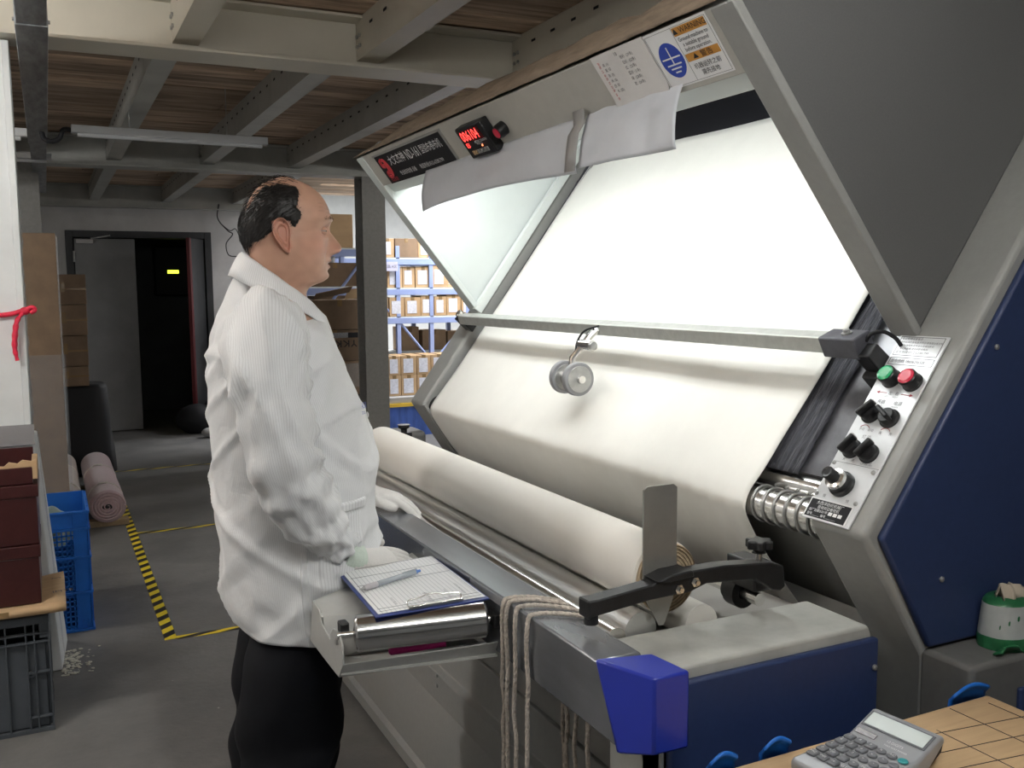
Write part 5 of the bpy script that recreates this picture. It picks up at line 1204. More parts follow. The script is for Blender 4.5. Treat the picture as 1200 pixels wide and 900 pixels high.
cl = MB().tube(crom([bil(.30, .035, .006), bil(.30, .07, .016), bil(.42, .085, .018), bil(.52, .11, .020), bil(.62, .085, .018), bil(.76, .07, .016), bil(.76, .035, .006)], 40), 0.0016, 8)
cl.prism([bil(.29, .018, .004), bil(.77, .018, .004), bil(.77, .042, .004), bil(.29, .042, .004)], (0, 0, .006))
obj('wire_clip', cl, G['chrome'], cb, bevel=0.0008)
pn_ = empty('ballpoint_pen', (0.60, 1.79, 0.886), 'clear ballpoint pen lying on the ruled form of the clipboard', 'pen')
pa, pb = bil(0.03, 0.50, 0.011), bil(0.68, 0.66, 0.013); px_ = (pb - pa).normalized(); pl = (pb - pa).length
obj('barrel', MB().lathe([(0.0055, .038), (0.0056, pl - .03), (0.0050, pl - .012)], pa, px_, 16), G['pen'], pn_)
obj('grip', MB().lathe([(0.0050, .012), (0.0060, .016), (0.0062, .040), (0.0056, .042)], pa, px_, 16), mat('grey_rubber_grip', (.52, .50, .52), .6), pn_)
obj('tip', MB().lathe([(0.0008, 0), (0.0020, .006), (0.0048, .013)], pa, px_, 12), G['zinc'], pn_)
obj('clicker', MB().lathe([(0.0048, pl - .012), (0.0046, pl - .008), (0.0028, pl - .008), (0.0028, pl)], pa, px_, 12), mat('blue_clicker', (.08, .2, .55), .3), pn_)
obj('clip', MB().obox(pa + px_ * (pl - .045) + Vector((0, 0, .0060)), px_ * .035, px_.cross(Vector((0, 0, 1))) * .004, Vector((0, 0, .0016))), G['pen'], pn_, bevel=0.0005)
# things lying in the tray behind its lip
mk = empty('marker_pen', (0.60, 1.648, 0.772), 'bright pink capped pen lying in the machine tray under the roller', 'pen')
ma, mb_ = Vector((0.545, 1.672, 0.786)), Vector((0.650, 1.644, 0.794)); mx = (mb_ - ma).normalized()
obj('cap', MB().lathe([(0.004, 0), (0.0075, .004), (0.0078, .050), (0.0072, (mb_ - ma).length)], ma + Vector((0, -.008, .012)), mx, 14), G['pinkcap'], mk)
wt = tag(obj('white_pen', MB().lathe([(0.002, 0), (0.006, .01), (0.0062, .085), (0.004, .09)], (0.645, 1.650, 0.786), (0.96, -0.22, 0.05), 14), G['paper'], loc=(0.69, 1.64, 0.782)), 'slim white pen lying at the beam end of the machine tray', 'pen')
# cords hung over the beam
cord_i = 0
for y, zb, yb, lab in ((1.553, 0.42, 1.50, 'beige cord over the steel beam, farthest loop beside the tray'), (1.535, 0.36, 1.485, 'beige cord over the steel beam, doubled against the loop beside the tray'), (1.500, 0.40, 1.448, 'beige cord over the steel beam, middle loop of the three'), (1.452, 0.38, 1.405, 'beige cord over the steel beam, loop nearest the blue end cap')):
    rnd = random.Random(cord_i * 7 + 1); cord_i += 1
    front = [(0.732 - 0.003 * rnd.random(), y + 0.004 * rnd.uniform(-1, 1), z) for z in np.linspace(0.87, zb, 12)]
    back = [(0.829, yb + 0.010 * rnd.uniform(-1, 1), z) for z in np.linspace(0.87, zb + 0.06, 10)]
    top = [(0.7345, y, 0.898), (0.744, y - .001, 0.9045), (0.775, y - 0.012, 0.9055), (0.805, (y + yb) / 2 - .014, 0.9055), (0.822, yb - .01, 0.9045), (0.828, yb, 0.895)]
    path = crom(front[::-1] + top + back, 150)
    tw = MB()
    for ph in (0, 2.09, 4.19):
        pts = []
        for i, p in enumerate(path):
            pts.append((p[0] + .0013 * math.cos(i * 1.15 + ph), p[1] + .0013 * math.sin(i * 1.15 + ph), p[2] + .0008 * math.sin(i * 1.15 + ph)))
        tw.tube(pts, 0.0033, 6)
    tag(obj('cord', tw, G['string'], loc=(0.78, y, zb), smooth=180), lab, 'cord', 'cords hung over the steel beam')
# tissue pack on the step
tk = empty('tissue_pack', (1.60, 1.165, 0.795), 'crumpled green and white tissue pack standing on the machine base step', 'tissue pack')
def lump(c, rx, ry, prof, seed, n=26):
    P = []
    for r_, h in prof:
        P.append([Vector((c[0] + rx * r_ * math.cos(a) * (1 + .05 * nz(a * 2, h * 9, seed)), c[1] + ry * r_ * math.sin(a) * (1 + .06 * nz(a * 2, h * 9, seed + 4)), c[2] + h)) for a in [2 * math.pi * k / n for k in range(n)]])
    m = MB(); m.grid(P, cv=True); m.f = [f[::-1] for f in m.f]; return m
obj('base_wrap', lump((1.615, 1.168, .795), .060, .045, [(1.02, 0), (1.04, .014), (1.01, .024)], 1), G['tissuegr'], tk, smooth=180)
obj('wrapper', lump((1.615, 1.168, .795), .060, .045, [(1.01, .024), (.96, .055), (.90, .084)], 1), G['tissue'], tk, smooth=180)
obj('top_wrap', lump((1.615, 1.168, .795), .060, .045, [(.90, .084), (.80, .092), (.5, .096)], 1), G['tissuegr'], tk, smooth=180)
P = [[(1.580 + .05 * i / 9, 1.150 + .02 * j / 9 + .008 * math.sin(i * 1.3), .885 + .028 * math.sin(j / 9 * 3) + .010 * nz(i * .5, j * .5, 3)) for j in range(10)] for i in range(10)]
o = obj('tissue', MB().grid(P), mat('tan_tissue', (.42, .36, .29), .9), tk, smooth=180); s = o.modifiers.new('t', 'SOLIDIFY'); s.thickness = .002
P = [[(1.535 + .11 * i / 15, 1.118 + .02 * j / 5 + .004 * math.sin(i), .7965 + .020 * (1 - j / 5) * (0.4 + .6 * math.sin(i * .45)) + .002) for j in range(6)] for i in range(16)]
o = obj('torn_flap', MB().grid(P), G['tissuegr'], tk, smooth=180); s = o.modifiers.new('t', 'SOLIDIFY'); s.thickness = .003
lf = MB()
for i in range(7):
    a = R(-150 + i * 18); c = Vector((1.615 + .0565 * math.cos(a), 1.168 + .0425 * math.sin(a), .795 + .045 + .018 * ((i * 7) % 3) / 2)); lf.ball(c, .004, 6, (1, .3, 1.4))
obj('leaf_print', lf, G['tissuegr'], tk)

# cardboard-topped blue crate with calculator
bc = empty('crate', (1.17, 0.85, 0), 'blue plastic crate under the scored cardboard that carries the calculator', 'crate')
w_ = MB()
for a in ((.885, 1.46, .62, .635), (.885, 1.46, 1.075, 1.09), (.885, .90, .635, 1.075), (1.445, 1.46, .635, 1.075)): w_.bx(a[0], a[1], a[2], a[3], .02, .735)
w_.bx(.885, 1.46, .62, 1.09, .0, .02)
obj('body', w_, G['cratebl'], bc, bevel=0.003)
for x0, x1 in ((.852, .905), (.955, 1.01), (1.375, 1.465)):
    P = [[(x0 + (x1 - x0) * i / 12, 1.090 + .014 * j / 4, .70 + (.072 + .012 * math.sin(math.pi * i / 12)) * (1 - (j / 4) * .25) * (1 if j < 4 else .55)) for j in range(5)] for i in range(13)]
    o = obj('rim_lug', MB().grid(P), G['cratebl'], bc, smooth=180); s = o.modifiers.new('t', 'SOLIDIFY'); s.thickness = .005
cd = tag(obj('cardboard_sheet', MB().bx(.872, 1.455, .60, 1.086, .740, .758), G['cardlight'], loc=(1.16, .85, .740), bevel=0.006, seg=3), 'tan cardboard sheet with pen-drawn grid lying on the blue crate', 'cardboard')
WM[cd] = Matrix.Translation((1.16, .85, .740))
gl = MB()
for a, b in (((1.19, 1.03), (1.455, .995)), ((1.20, .975), (1.455, .945)), ((1.18, .93), (1.455, .893)), ((1.262, 1.03), (1.262, .60)), ((1.348, 1.075), (1.352, .60)), ((1.425, 1.06), (1.43, .6))):
    gl.bx(0, 0, 0, 0, 0, 0) if False else gl.tube([(a[0], a[1], .7584), (b[0], b[1], .7584)], 0.0007, 4)
obj('pen_line', gl, G['ink'], cd, smooth=0)
ca2 = empty('calculator', (1.10, 1.0, 0.758), 'grey desk calculator with large tilted display lying on the cardboard', 'calculator')
co_ = Vector((1.075, 0.995, 0.7585)); cx_ = Vector((math.cos(R(7)), math.sin(R(7)), 0.0)); cy_ = Vector((-cx_.y, cx_.x, 0)); cz_ = Vector((0, 0, 1))
def K(x, y, z): return co_ + cx_ * x + cy_ * y + cz_ * z
slope = .035
def body(x): return .016 + max(0, (x - .085)) * .32 + .0
E_ = [(-.105, 0), (-.105, .014), (-.098, .018), (.030, .020), (.088, .045), (.098, .043), (.100, .034), (.060, 0)]
pr2 = [K(x, -.060, z) for x, z in E_]
obj('case', MB().prism(pr2, cy_ * .120), G['calc'], ca2, bevel=0.006, seg=3)
obj('under_case', MB().prism([K(x, -.0585, z) for x, z in ((-.100, -.0), (-.100, .012), (.03, .014), (.096, .036), (.092, .02), (.055, .0))], cy_ * .117), G['black'], ca2)
dx = (K(.088, 0, .045) - K(.030, 0, .020)).normalized(); dz = dx.cross(-cy_) * -1
dz = Vector((-dx.z * cx_.x, -dx.z * cx_.y, dx.dot(cx_)))
d0 = K(.030, 0, .020)
def D(x, y, z): return d0 + dx * x + cy_ * y + dz * z
obj('bezel', MB().obox(D(.026, -.055, .0002), dx * .033, cy_ * .110, dz * .0012), G['keyd'], ca2, bevel=0.001)
obj('display', MB().obox(D(.029, -.051, .0016), dx * .027, cy_ * .102, dz * .0006), G['lcd'], ca2)
obj('solar_cell', MB().obox(D(.007, .018, .0006), dx * .010, cy_ * .036, dz * .0008), mat('brown_solar_cell', (.05, .03, .025), .2), ca2, bevel=0.0005)
lettering([('12 DIGITS', 0.0, 0.0, .0065), ('TWO WAY POWER', 0.0, -.008, .0045)], D(.014, -.000, .0012), -cy_, dx, G['inkwhite'], ca2)
kz = lambda x: .0185 + (x + .098) / .128 * .002
labs = [['7', '8', '9', '%', 'AC'], ['4', '5', '6', 'x', '÷'], ['1', '2', '3', '+', '-'], ['0', '00', '.', '=', 'M+'], ['MC', 'MR', 'M-', 'GT', 'C']]
for r_ in range(5):
    for c_ in range(6):
        x = .016 - r_ * .0215; y = .046 - c_ * .0185
        teal = (r_ == 0 and c_ == 5)
        rnd_ = c_ >= 3
        p = K(x, y, kz(x))
        if rnd_:
            kb = MB().prism([p + cx_ * (.0072 * math.cos(a)) + cy_ * (.0080 * math.sin(a)) for a in [2 * math.pi * k / 16 for k in range(16)]], cz_ * .0042)
        else:
            kb = MB().obox(p - cx_ * .0075 - cy_ * .0076, cx_ * .015, cy_ * .0152, cz_ * .0048)
        ko = obj('key', kb, G['teal'] if teal else (G['key'] if not rnd_ else G['key']), ca2, bevel=0.0018)
        if c_ < 5: lettering([(labs[r_][c_], 0, 0, .0075, 'CENTER')], p + cz_ * (.0050 if not rnd_ else .0044), -cy_, cx_, G['inkwhite'], ko, 'numeral', .0002)

# ------------------------------------------------------------------ floor marking, left hand stores
def ftape(name, x0, x1, y0, y1, m, along, label):
    nseg = 14; P = []
    mb = MB()
    if along == 'y': mb.add([(x0, y0, .0006), (x1, y0, .0006), (x1, y1, .0006), (x0, y1, .0006)], [(0, 1, 2, 3)], [[(0, x0), (0, x1), (y1 - y0, x1), (y1 - y0, x0)]]); mb.uv[0] = [(y0, x0), (y0, x1), (y1, x1), (y1, x0)]
    else: mb.add([(x0, y0, .0008), (x1, y0, .0008), (x1, y1, .0008), (x0, y1, .0008)], [(0, 1, 2, 3)], [[(x0, y0), (x1, y0), (x1, y1), (x0, y1)]])
    o = obj(name, mb, m, loc=((x0 + x1) / 2, (y0 + y1) / 2, 0), smooth=0)
    return tag(o, label, 'floor tape', 'hazard tapes on the floor')
ftape('floor_tape', .375, .425, 4.17, 9.2, G['hazard'], 'y', 'long yellow and black floor tape running down the aisle')
ftape('floor_tape', .425, 2.2, 4.155, 4.20, G['hazardthin'], 'x', 'yellow and black floor tape passing behind the man, nearest cross strip')
ftape('floor_tape', .425, 2.3, 6.12, 6.165, G['hazardthin'], 'x', 'yellow and black cross tape on the floor behind the pink roll')
ftape('floor_tape', .425, 2.3, 8.35, 8.39, G['hazardthin'], 'x', 'faint cross tape on the dark floor before the black covered trolley')
# grey crate with cardboard and maroon boxes
gc = empty('crate', (-.27, 3.64, 0), 'dark grey ribbed plastic crate on the floor under the maroon boxes', 'crate')
g = MB(); x0, x1, y0, y1, H = -.50, -.052, 3.47, 3.83, .415
g.bx(x0 + .02, x1 - .012, y0 + .012, y0 + .017, .01, H - .10).bx(x1 - .017, x1 - .012, y0 + .012, y1 - .012, .01, H - .02).bx(x0 + .02, x0 + .025, y0 + .012, y1 - .012, .01, H - .02).bx(x0 + .02, x1 - .012, y1 - .017, y1 - .012, .01, H - .02).bx(x0 + .02, x1 - .012, y0 + .012, y1 - .012, .01, .02)
obj('body', g, G['crategr'], gc, bevel=0.002)
rb3 = MB()
for z in (H - .105, H - .075, H - .040): rb3.bx(x0, x1, y0 - .004, y0 + .014, z, z + .006).bx(x1 - .016, x1 + .002, y0, y1, z, z + .006)
rb3.bx(x0, x1 + .002, y0 - .005, y0 + .02, H - .036, H - .010)
for x in (-.50, -.40, -.30, -.185, -.125, -.100, -.056): rb3.bx(x, x + .005, y0 - .003, y0 + .013, .012, H - .035)
for y in (3.50, 3.56, 3.70, 3.78): rb3.bx(x1 - .014, x1 + .001, y, y + .005, .012, H - .035)
rb3.bx(x0, x1 + .002, y0 - .003, y0 + .014, .0, .014).bx(-.125, x1, y0 - .003, y0 + .013, .05, .056).bx(-.125, x1, y0 - .003, y0 + .013, .205, .211)
obj('rib', rb3, G['crategr'], gc, bevel=0.001)
obj('peg_ring', MB().lathe([(.006, 0), (.011, 0), (.011, .008), (.006, .008)], (-.113, y0 + .004, .205), (0, -1, 0), 16, cap=False), G['crategr'], gc)
obj('corner_post', MB().bx(x1 - .03, x1, y0, y0 + .03, H - .09, H), G['crategr'], gc, bevel=0.002)
cs = MB(); P = []
for i in range(14):
    row = []
    for j in range(10):
        x = -.50 + .505 * i / 13; y = 3.425 + .36 * j / 9
        row.append((x + .006 * nz(j, 0, 0), y + .004 * nz(i, 1, 1), .420 + .016 * max(0, (i - 9) / 4) * (j / 9) + .003 * nz(i * .4, j * .4, 1)))
    P.append(row)
cs.grid(P)
o = obj('cardboard_sheet', cs, G['cardlight'], loc=(-.25, 3.6, .42), smooth=180); s = o.modifiers.new('t', 'SOLIDIFY'); s.thickness = .022; s.offset = 1
tag(o, 'tan cardboard sheet under the maroon boxes on the grey crate', 'cardboard'); WM[o] = Matrix.Translation((-.25, 3.6, .42))
lettering([('2#5', .0, 0, .022), ('IPITE', -.012, -.16, .032)], (-.040, 3.70, .4585), (1, .1, 0), (-.1, 1, .02), G['inkgrey'], o, lift=.001)
obj('packing_tape', MB().bx(-.30, -.165, 3.4235, 3.4250, .424, .442), G['tape'], o)
lab = ['maroon lidded carton at the bottom of the stack on the cardboard sheet', 'maroon lidded carton, second of the stack by the white board']
for i, (z0, z1, zl_) in enumerate(((.445, .645, .603), (.647, .848, .806))):
    b = empty('carton', (-.27, 3.62, z0), lab[i], 'carton', 'maroon cartons'); dxx = .004 * i
    obj('box', MB().bx(-.49, -.068 + dxx, 3.472, 3.78, z0, zl_), G['maroon'], b, bevel=0.003)
    obj('lid', MB().bx(-.493, -.062 + dxx, 3.467, 3.785, zl_, z1), G['maroon'], b, bevel=0.003)
b = empty('carton', (-.27, 3.62, .85), 'torn maroon carton with raw tan edges on top of the stack', 'carton', 'maroon cartons')
P = []
tm = MB().bx(-.49, -.072, 3.475, 3.485, .85, .905).bx(-.49, -.072, 3.765, 3.775, .85, .93).bx(-.49, -.48, 3.485, 3.765, .85, .93).bx(-.49, -.072, 3.485, 3.765, .85, .858)
obj('box', tm, G['maroon'], b, bevel=0.002)
tf = [(-.20, .905), (-.19, .918), (-.155, .912), (-.14, .925), (-.115, .919), (-.10, .930), (-.075, .924), (-.058, .932), (-.058, .905)]
obj('torn_edge', MB().prism([(x, 3.478, z) for x, z in tf], (0, .012, 0)).bx(-.075, -.058, 3.476, 3.70, .865, .915), G['cardlight'], b, bevel=0.001)
# tall white wrapped boards with red ribbon, and the leaning wrapped slab
tb = empty('wrapped_board', (-.2, 3.97, 0.94), 'tall white board bundle in clear film tied with red ribbon', 'board')
obj('board', MB().bx(-.62, -.090, 3.875, 4.05, .95, 2.362), G['foam'], tb, bevel=0.004)
obj('edge_board', MB().bx(-.098, -.074, 3.862, 4.06, .95, 2.36), G['foam'], tb, bevel=0.003)
P = [[(-.070 + .008 * nz(z * 6, 1, 1) + .006 * nz(z * 19, j, 3), 3.855 + .19 * j / 5, z) for j in range(6)] for z in np.linspace(.90, 1.98, 60)]
o = obj('film', MB().grid(P), mat('crinkled_film', (.62, .63, .63), .15, alpha=.55, bump=.8, bscale=30), tb, smooth=180)
obj('grey_band', MB().bx(-.63, -.066, 3.850, 3.856, .925, 1.000), mat('grey_film_band', (.36, .35, .36), .2, alpha=.75), tb)
rbn = empty('ribbon', (-.09, 3.85, 1.25), 'red ribbon tied round the tall white board bundle', 'ribbon')
obj('strap', MB().tube(crom([(-.63, 3.868, 1.375), (-.35, 3.864, 1.388), (-.15, 3.860, 1.398), (-.088, 3.852, 1.410), (-.064, 3.858, 1.418), (-.062, 3.95, 1.41)], 40), 0.0085, 8, flat=1.0), G['ribbon'], rbn, smooth=180)
obj('knot', MB().ball((-.072, 3.846, 1.412), .018, 14, (1.0, .7, .8)).tube(crom([(-.075, 3.842, 1.412), (-.050, 3.838, 1.425), (-.040, 3.838, 1.415), (-.055, 3.840, 1.405)], 14), .008, 8), G['ribbon'], rbn, smooth=180)
tl = crom([(-.080, 3.842, 1.405), (-.100, 3.838, 1.375), (-.108, 3.838, 1.33), (-.112, 3.838, 1.28), (-.106, 3.838, 1.235)], 24)
obj('tail', MB().tube([tuple(p) for p in tl], [.010 + .007 * math.sin(i / 23 * 3) + .002 * math.sin(i * 1.7) for i in range(24)], 10, flat=.55), G['ribbon'], rbn, smooth=180)
sl_ = [(-.30, 3.93, 0), (.000, 4.33, 0), (-.05, 4.37, 0), (-.35, 3.97, 0), (-.36, 3.87, .94), (-.062, 3.875, .95), (-.066, 4.03, .95), (-.40, 4.02, .94)]
ws2 = empty('wrapped_slab', (-.16, 4.1, 0), 'white foam slab in film leaning between the grey and blue crates', 'board')
obj('slab', MB().add([(-.40, 3.98, 0), (-.020, 4.02, 0), (.004, 4.36, 0), (-.36, 4.36, 0), (-.42, 3.88, .945), (-.074, 3.865, .945), (-.060, 4.10, .945), (-.42, 4.10, .945)], [(0, 3, 2, 1), (4, 5, 6, 7), (0, 1, 5, 4), (1, 2, 6, 5), (2, 3, 7, 6), (3, 0, 4, 7)]), G['foam'], ws2, bevel=0.006)
P = [[(-.018 + (-.052) * t + .006 * nz(t * 9, j, 2) + .010, 4.0 - .13 * t + (.36 - .10 * t) * j / 5, .945 * t + .012) for j in range(6)] for t in np.linspace(0, 1, 40)]
obj('film', MB().grid(P), G['film'], ws2, smooth=180)
db = MB(); rnd = random.Random(5)
for i in range(160):
    x, y = -.02 + abs(rnd.gauss(0, .045)), 3.95 + rnd.uniform(0, .28); s = rnd.uniform(.0025, .007); db.ball((x, y, s * .35), s, 6, (1.3, 1, .5))
o = obj('foam_crumbs', db, mat('plaster_crumbs', (.62, .60, .52), .9), loc=(0, 4.05, 0)); tag(o, 'pale crumbs spilled on the floor by the grey crate', 'crumbs', kind='stuff')
# blue mesh crate with green satin cloth
bk = empty('crate', (-.06, 4.7, 0), 'tall blue lattice plastic crate with green cloth in it', 'crate')
m = MB(); X0, X1, Y0, Y1, HH = -.26, .110, 4.46, 4.92, .535
m.bx(X1 - .008, X1, Y0, Y1, 0.01, HH).bx(X0, X0 + .008, Y0, Y1, .01, HH).bx(X0, X1, Y1 - .008, Y1, .01, HH).bx(X0, X1, Y0, Y1, 0, .012)
m.bx(X1 - .060, X1, Y0, Y0 + .008, .01, HH - .086).bx(X0, X1, Y0, Y0 + .008, HH - .085, HH)
obj('body', m, G['cratebl'], bk, bevel=0.002)
r3 = MB()
for z in (.0, .168, .325, HH - .085, HH - .012): r3.bx(X0, X1 + .006, Y0 - .010, Y0, z, z + .010).bx(X1, X1 + .008, Y0, Y1, z, z + .010)
for x in (X1 - .062, X1 - .004): r3.bx(x, x + .004, Y0 - .008, Y0, 0, HH)
for y in (4.55, 4.70, 4.85): r3.bx(X1, X1 + .007, y, y + .004, 0, HH)
for x in (X1 - .04, X1 - .022): r3.bx(x, x + .003, Y0 - .008, Y0, 0, .05)
obj('rib', r3, G['cratebl'], bk, bevel=0.001)
lt = MB(); x = X0 + .02
while x < X1 - .062: lt.bx(x, x + .006, Y0 + .001, Y0 + .006, .01, HH - .085); x += .0185
z = .02
while z < HH - .085: lt.bx(X0, X1 - .060, Y0 + .001, Y0 + .006, z, z + .007); z += .0225
o = obj('lattice', lt, G['cratebl'], bk, smooth=0); o['kind'] = 'stuff'
P = []
for i in range(40):
    row = []
    for j in range(30):
        u, v = i / 39, j / 29; x = X0 + .02 + (X1 - X0 - .03) * u; y = Y0 + .02 + (Y1 - Y0 - .04) * v
        hgt = .40 + .10 * math.sin(math.pi * u) ** .5 * math.sin(math.pi * v) ** .5 + .035 * nz(u * 3.3, v * 3.3, 2) + .018 * math.sin(u * 16 + 6 * v + 3 * nz(u * 2, v * 2, 5))
        row.append((x, y, hgt))
    P.append(row)
o = obj('satin_cloth', MB().grid(P), G['greencloth'], loc=(-.07, 4.7, .45), smooth=180); tag(o, 'crumpled grey green satin cloth stuffed into the blue crate', 'cloth')
# fleece rolls on a slat
def froll(name, x, y0, y1, z, r, m, label, sq=0.93):
    ro_ = empty(name, (x, (y0 + y1) / 2, 0.03), label, 'fabric roll'); n = 44; P = []
    for i in range(40):
        y = y0 + (y1 - y0) * i / 39; tie = 0.006 * (math.exp(-((y - y0 - .28) / .015) ** 2) + math.exp(-((y - y0 - 1.0) / .015) ** 2))
        P.append([Vector((x + (r - tie) * math.cos(a) * (1 + .02 * nz(y * 3, a, 1)), y, z + (r - tie) * sq * math.sin(a) * (1 + .02 * nz(y * 3, a, 2)))) for a in [2 * math.pi * k / n for k in range(n)]])
    mb = MB(); mb.grid(P, cv=True); mb.f = [f for f in mb.f]
    o = obj('wound_cloth', mb, m, ro_, smooth=180); b = bmesh.new(); b.from_mesh(o.data); bmesh.ops.holes_fill(b, edges=b.edges); bmesh.ops.recalc_face_normals(b, faces=b.faces); b.to_mesh(o.data); b.free()
    sp = []
    for i in range(240): a = i * .14; rr = r * .94 * (1 - i / 250); sp.append((x + rr * math.cos(a), y0 - .002, z + rr * sq * math.sin(a)))
    obj('spiral_end', MB().tube(sp, .006, 5), m, ro_, smooth=180)
    obj('core', MB().ball((x, y0 - .002, z), .028, 12, (1.2, .2, .6)), G['blackmat'], ro_)
    for yy in (y0 + .28, y0 + 1.0):
        pts = [(x + (r - .002) * math.cos(a), yy + .012 * math.sin(a), z + (r - .002) * sq * math.sin(a)) for a in [2 * math.pi * k / 30 for k in range(31)]]
        tb_ = MB().tube(pts, .005, 6).ball((x + .01, yy, z + r * sq), .013, 8).tube(crom([(x + .01, yy, z + r * sq), (x - .025, yy - .02, z + r * sq + .008), (x - .05, yy - .015, z + r * sq - .012)], 8), .005, 6)
        obj('tie', tb_, G['rope'], ro_, smooth=180)
    return ro_
froll('fleece_roll', .275, 6.34, 7.95, .142, .107, G['pink'], 'dusty pink fleece roll tied with white rope on the floor beside the blue crate')
froll('fleece_roll', .035, 6.50, 8.05, .142, .105, G['beige'], 'beige fleece roll tied with white rope lying behind the blue crate')
for y in (6.42, 7.6): tag(obj('wooden_slat', MB().bx(-.10, .40, y, y + .09, 0, .036), G['wood'], loc=(.15, y, 0), bevel=0.003), 'pale wooden slat on the floor under the front of the fleece rolls' if y < 7 else 'pale wooden slat on the floor under the rear of the fleece rolls', 'slat')
# tall taped carton with film, carton stack on black covered trolley
tc2 = empty('tall_carton', (-.06, 6.15, 0), 'tall narrow brown carton in shiny film beside the dark column', 'carton')
obj('box', MB().bx(-.20, .062, 6.03, 6.22, 0.0, 1.81), G['cartond'], tc2, bevel=0.004)
obj('side_flap', MB().bx(.062, .070, 6.03, 6.22, .60, 1.79), G['cleartape'], tc2)
obj('film', MB().grid([[(.068 + .012 * nz(z * 5, j, 4), 6.02 + .21 * j / 4, z) for j in range(5)] for z in np.linspace(.55, 1.2, 30)]), G['film'], tc2, smooth=180)
obj('lower_film', MB().grid([[(-.20 + .28 * i / 9, 6.022 - .008 * abs(nz(i * .6, z * 4, 4)), z) for i in range(10)] for z in np.linspace(.0, 1.12, 24)]), G['film'], tc2, smooth=180)
tro = empty('covered_trolley', (.28, 8.5, 0), 'black cloth covered trolley on the dark floor under the carton stack', 'trolley')
P = []
for i in range(30):
    a = 2 * math.pi * i / 30; row = []
    for z, s in ((0.02, 1.32), (.2, 1.2), (.45, 1.08), (.70, 1.0), (.725, .95)):
        kx = (abs(math.cos(a)) ** 5 + abs(math.sin(a)) ** 5) ** (-.2); row.append((.235 + .165 * s * kx * math.cos(a) + .02 * nz(a * 3, z * 3, 1), 8.52 + .22 * s * kx * math.sin(a) + .02 * nz(a * 3, z * 3, 2), z))
    P.append(row)
o = obj('black_cover', MB().grid(P, cu=True), G['blackmat'], tro, smooth=60); b = bmesh.new(); b.from_mesh(o.data); bmesh.ops.holes_fill(b, edges=b.edges); bmesh.ops.recalc_face_normals(b, faces=b.faces); b.to_mesh(o.data); b.free()
for x, y in ((.08, 8.32), (.42, 8.32), (.08, 8.72), (.42, 8.72)): obj('caster', MB().cyl((x - .012, y, .022), (x + .012, y, .022), .022, 12), G['zinc'], tro)
zz = .728
for i, (h, x1_, lab) in enumerate(((.16, .272, 'brown carton at the bottom of the stack by the door'), (.245, .276, 'brown carton with shiny film, second from the bottom by the door'), (.245, .281, 'brown carton third from the bottom of the stack by the door'), (.24, .284, 'brown carton on top of the stack by the door'))):
    b = empty('carton', (.18, 8.45, zz), lab, 'carton', 'cartons stacked by the door')
    obj('box', MB().bx(.055, x1_, 8.30, 8.60, zz, zz + h - .004), G['cartond'], b, bevel=0.004)
    obj('tape', MB().bx(.055, x1_ + .001, 8.2985, 8.30, zz + h * .47, zz + h * .53).bx(.10, .13, 8.2980, 8.2985, zz + h * .4, zz + h * .75) , G['tape'], b)
    obj('film', MB().grid([[(x1_ + .004 + .008 * nz(z * 9, j, i), 8.30 + .3 * j / 4, z) for j in range(5)] for z in np.linspace(zz, zz + h - .01, 10)]), G['cleartape'], b, smooth=180)
    zz += h
# equipment in the dark passage
bx2 = empty('wall_cabinet', (1.40, 12.5, 1.42), 'black wall cabinet with small glowing green display in the dark passage', 'cabinet')
obj('body', MB().bx(1.20, 1.61, 12.36, 12.60, 1.42, 2.02), G['blackmat'], bx2, bevel=0.02)
obj('display', MB().bx(1.345, 1.475, 12.355, 12.362, 1.688, 1.728), G['ledgreen'], bx2)
bgs = empty('sack', (1.5, 10.4, 0), 'dark sack heap lying on the floor before the passage', 'sack')
for i, (x, y, sx, sy, sz) in enumerate(((1.35, 10.3, .22, .2, .16), (1.62, 10.35, .2, .2, .22))):
    obj('sack_body', MB().ball((x, y, sz * .9), 1, 18, (sx, sy, sz)), G['blackmat'], bgs, smooth=180)
tag(obj('crumpled_bag', MB().ball((1.42, 9.9, .05), .07, 14, (1.3, 1, .7)), G['whitewall'], loc=(1.42, 9.9, 0), smooth=180), 'small crumpled pale bag on the dark floor before the passage', 'bag')
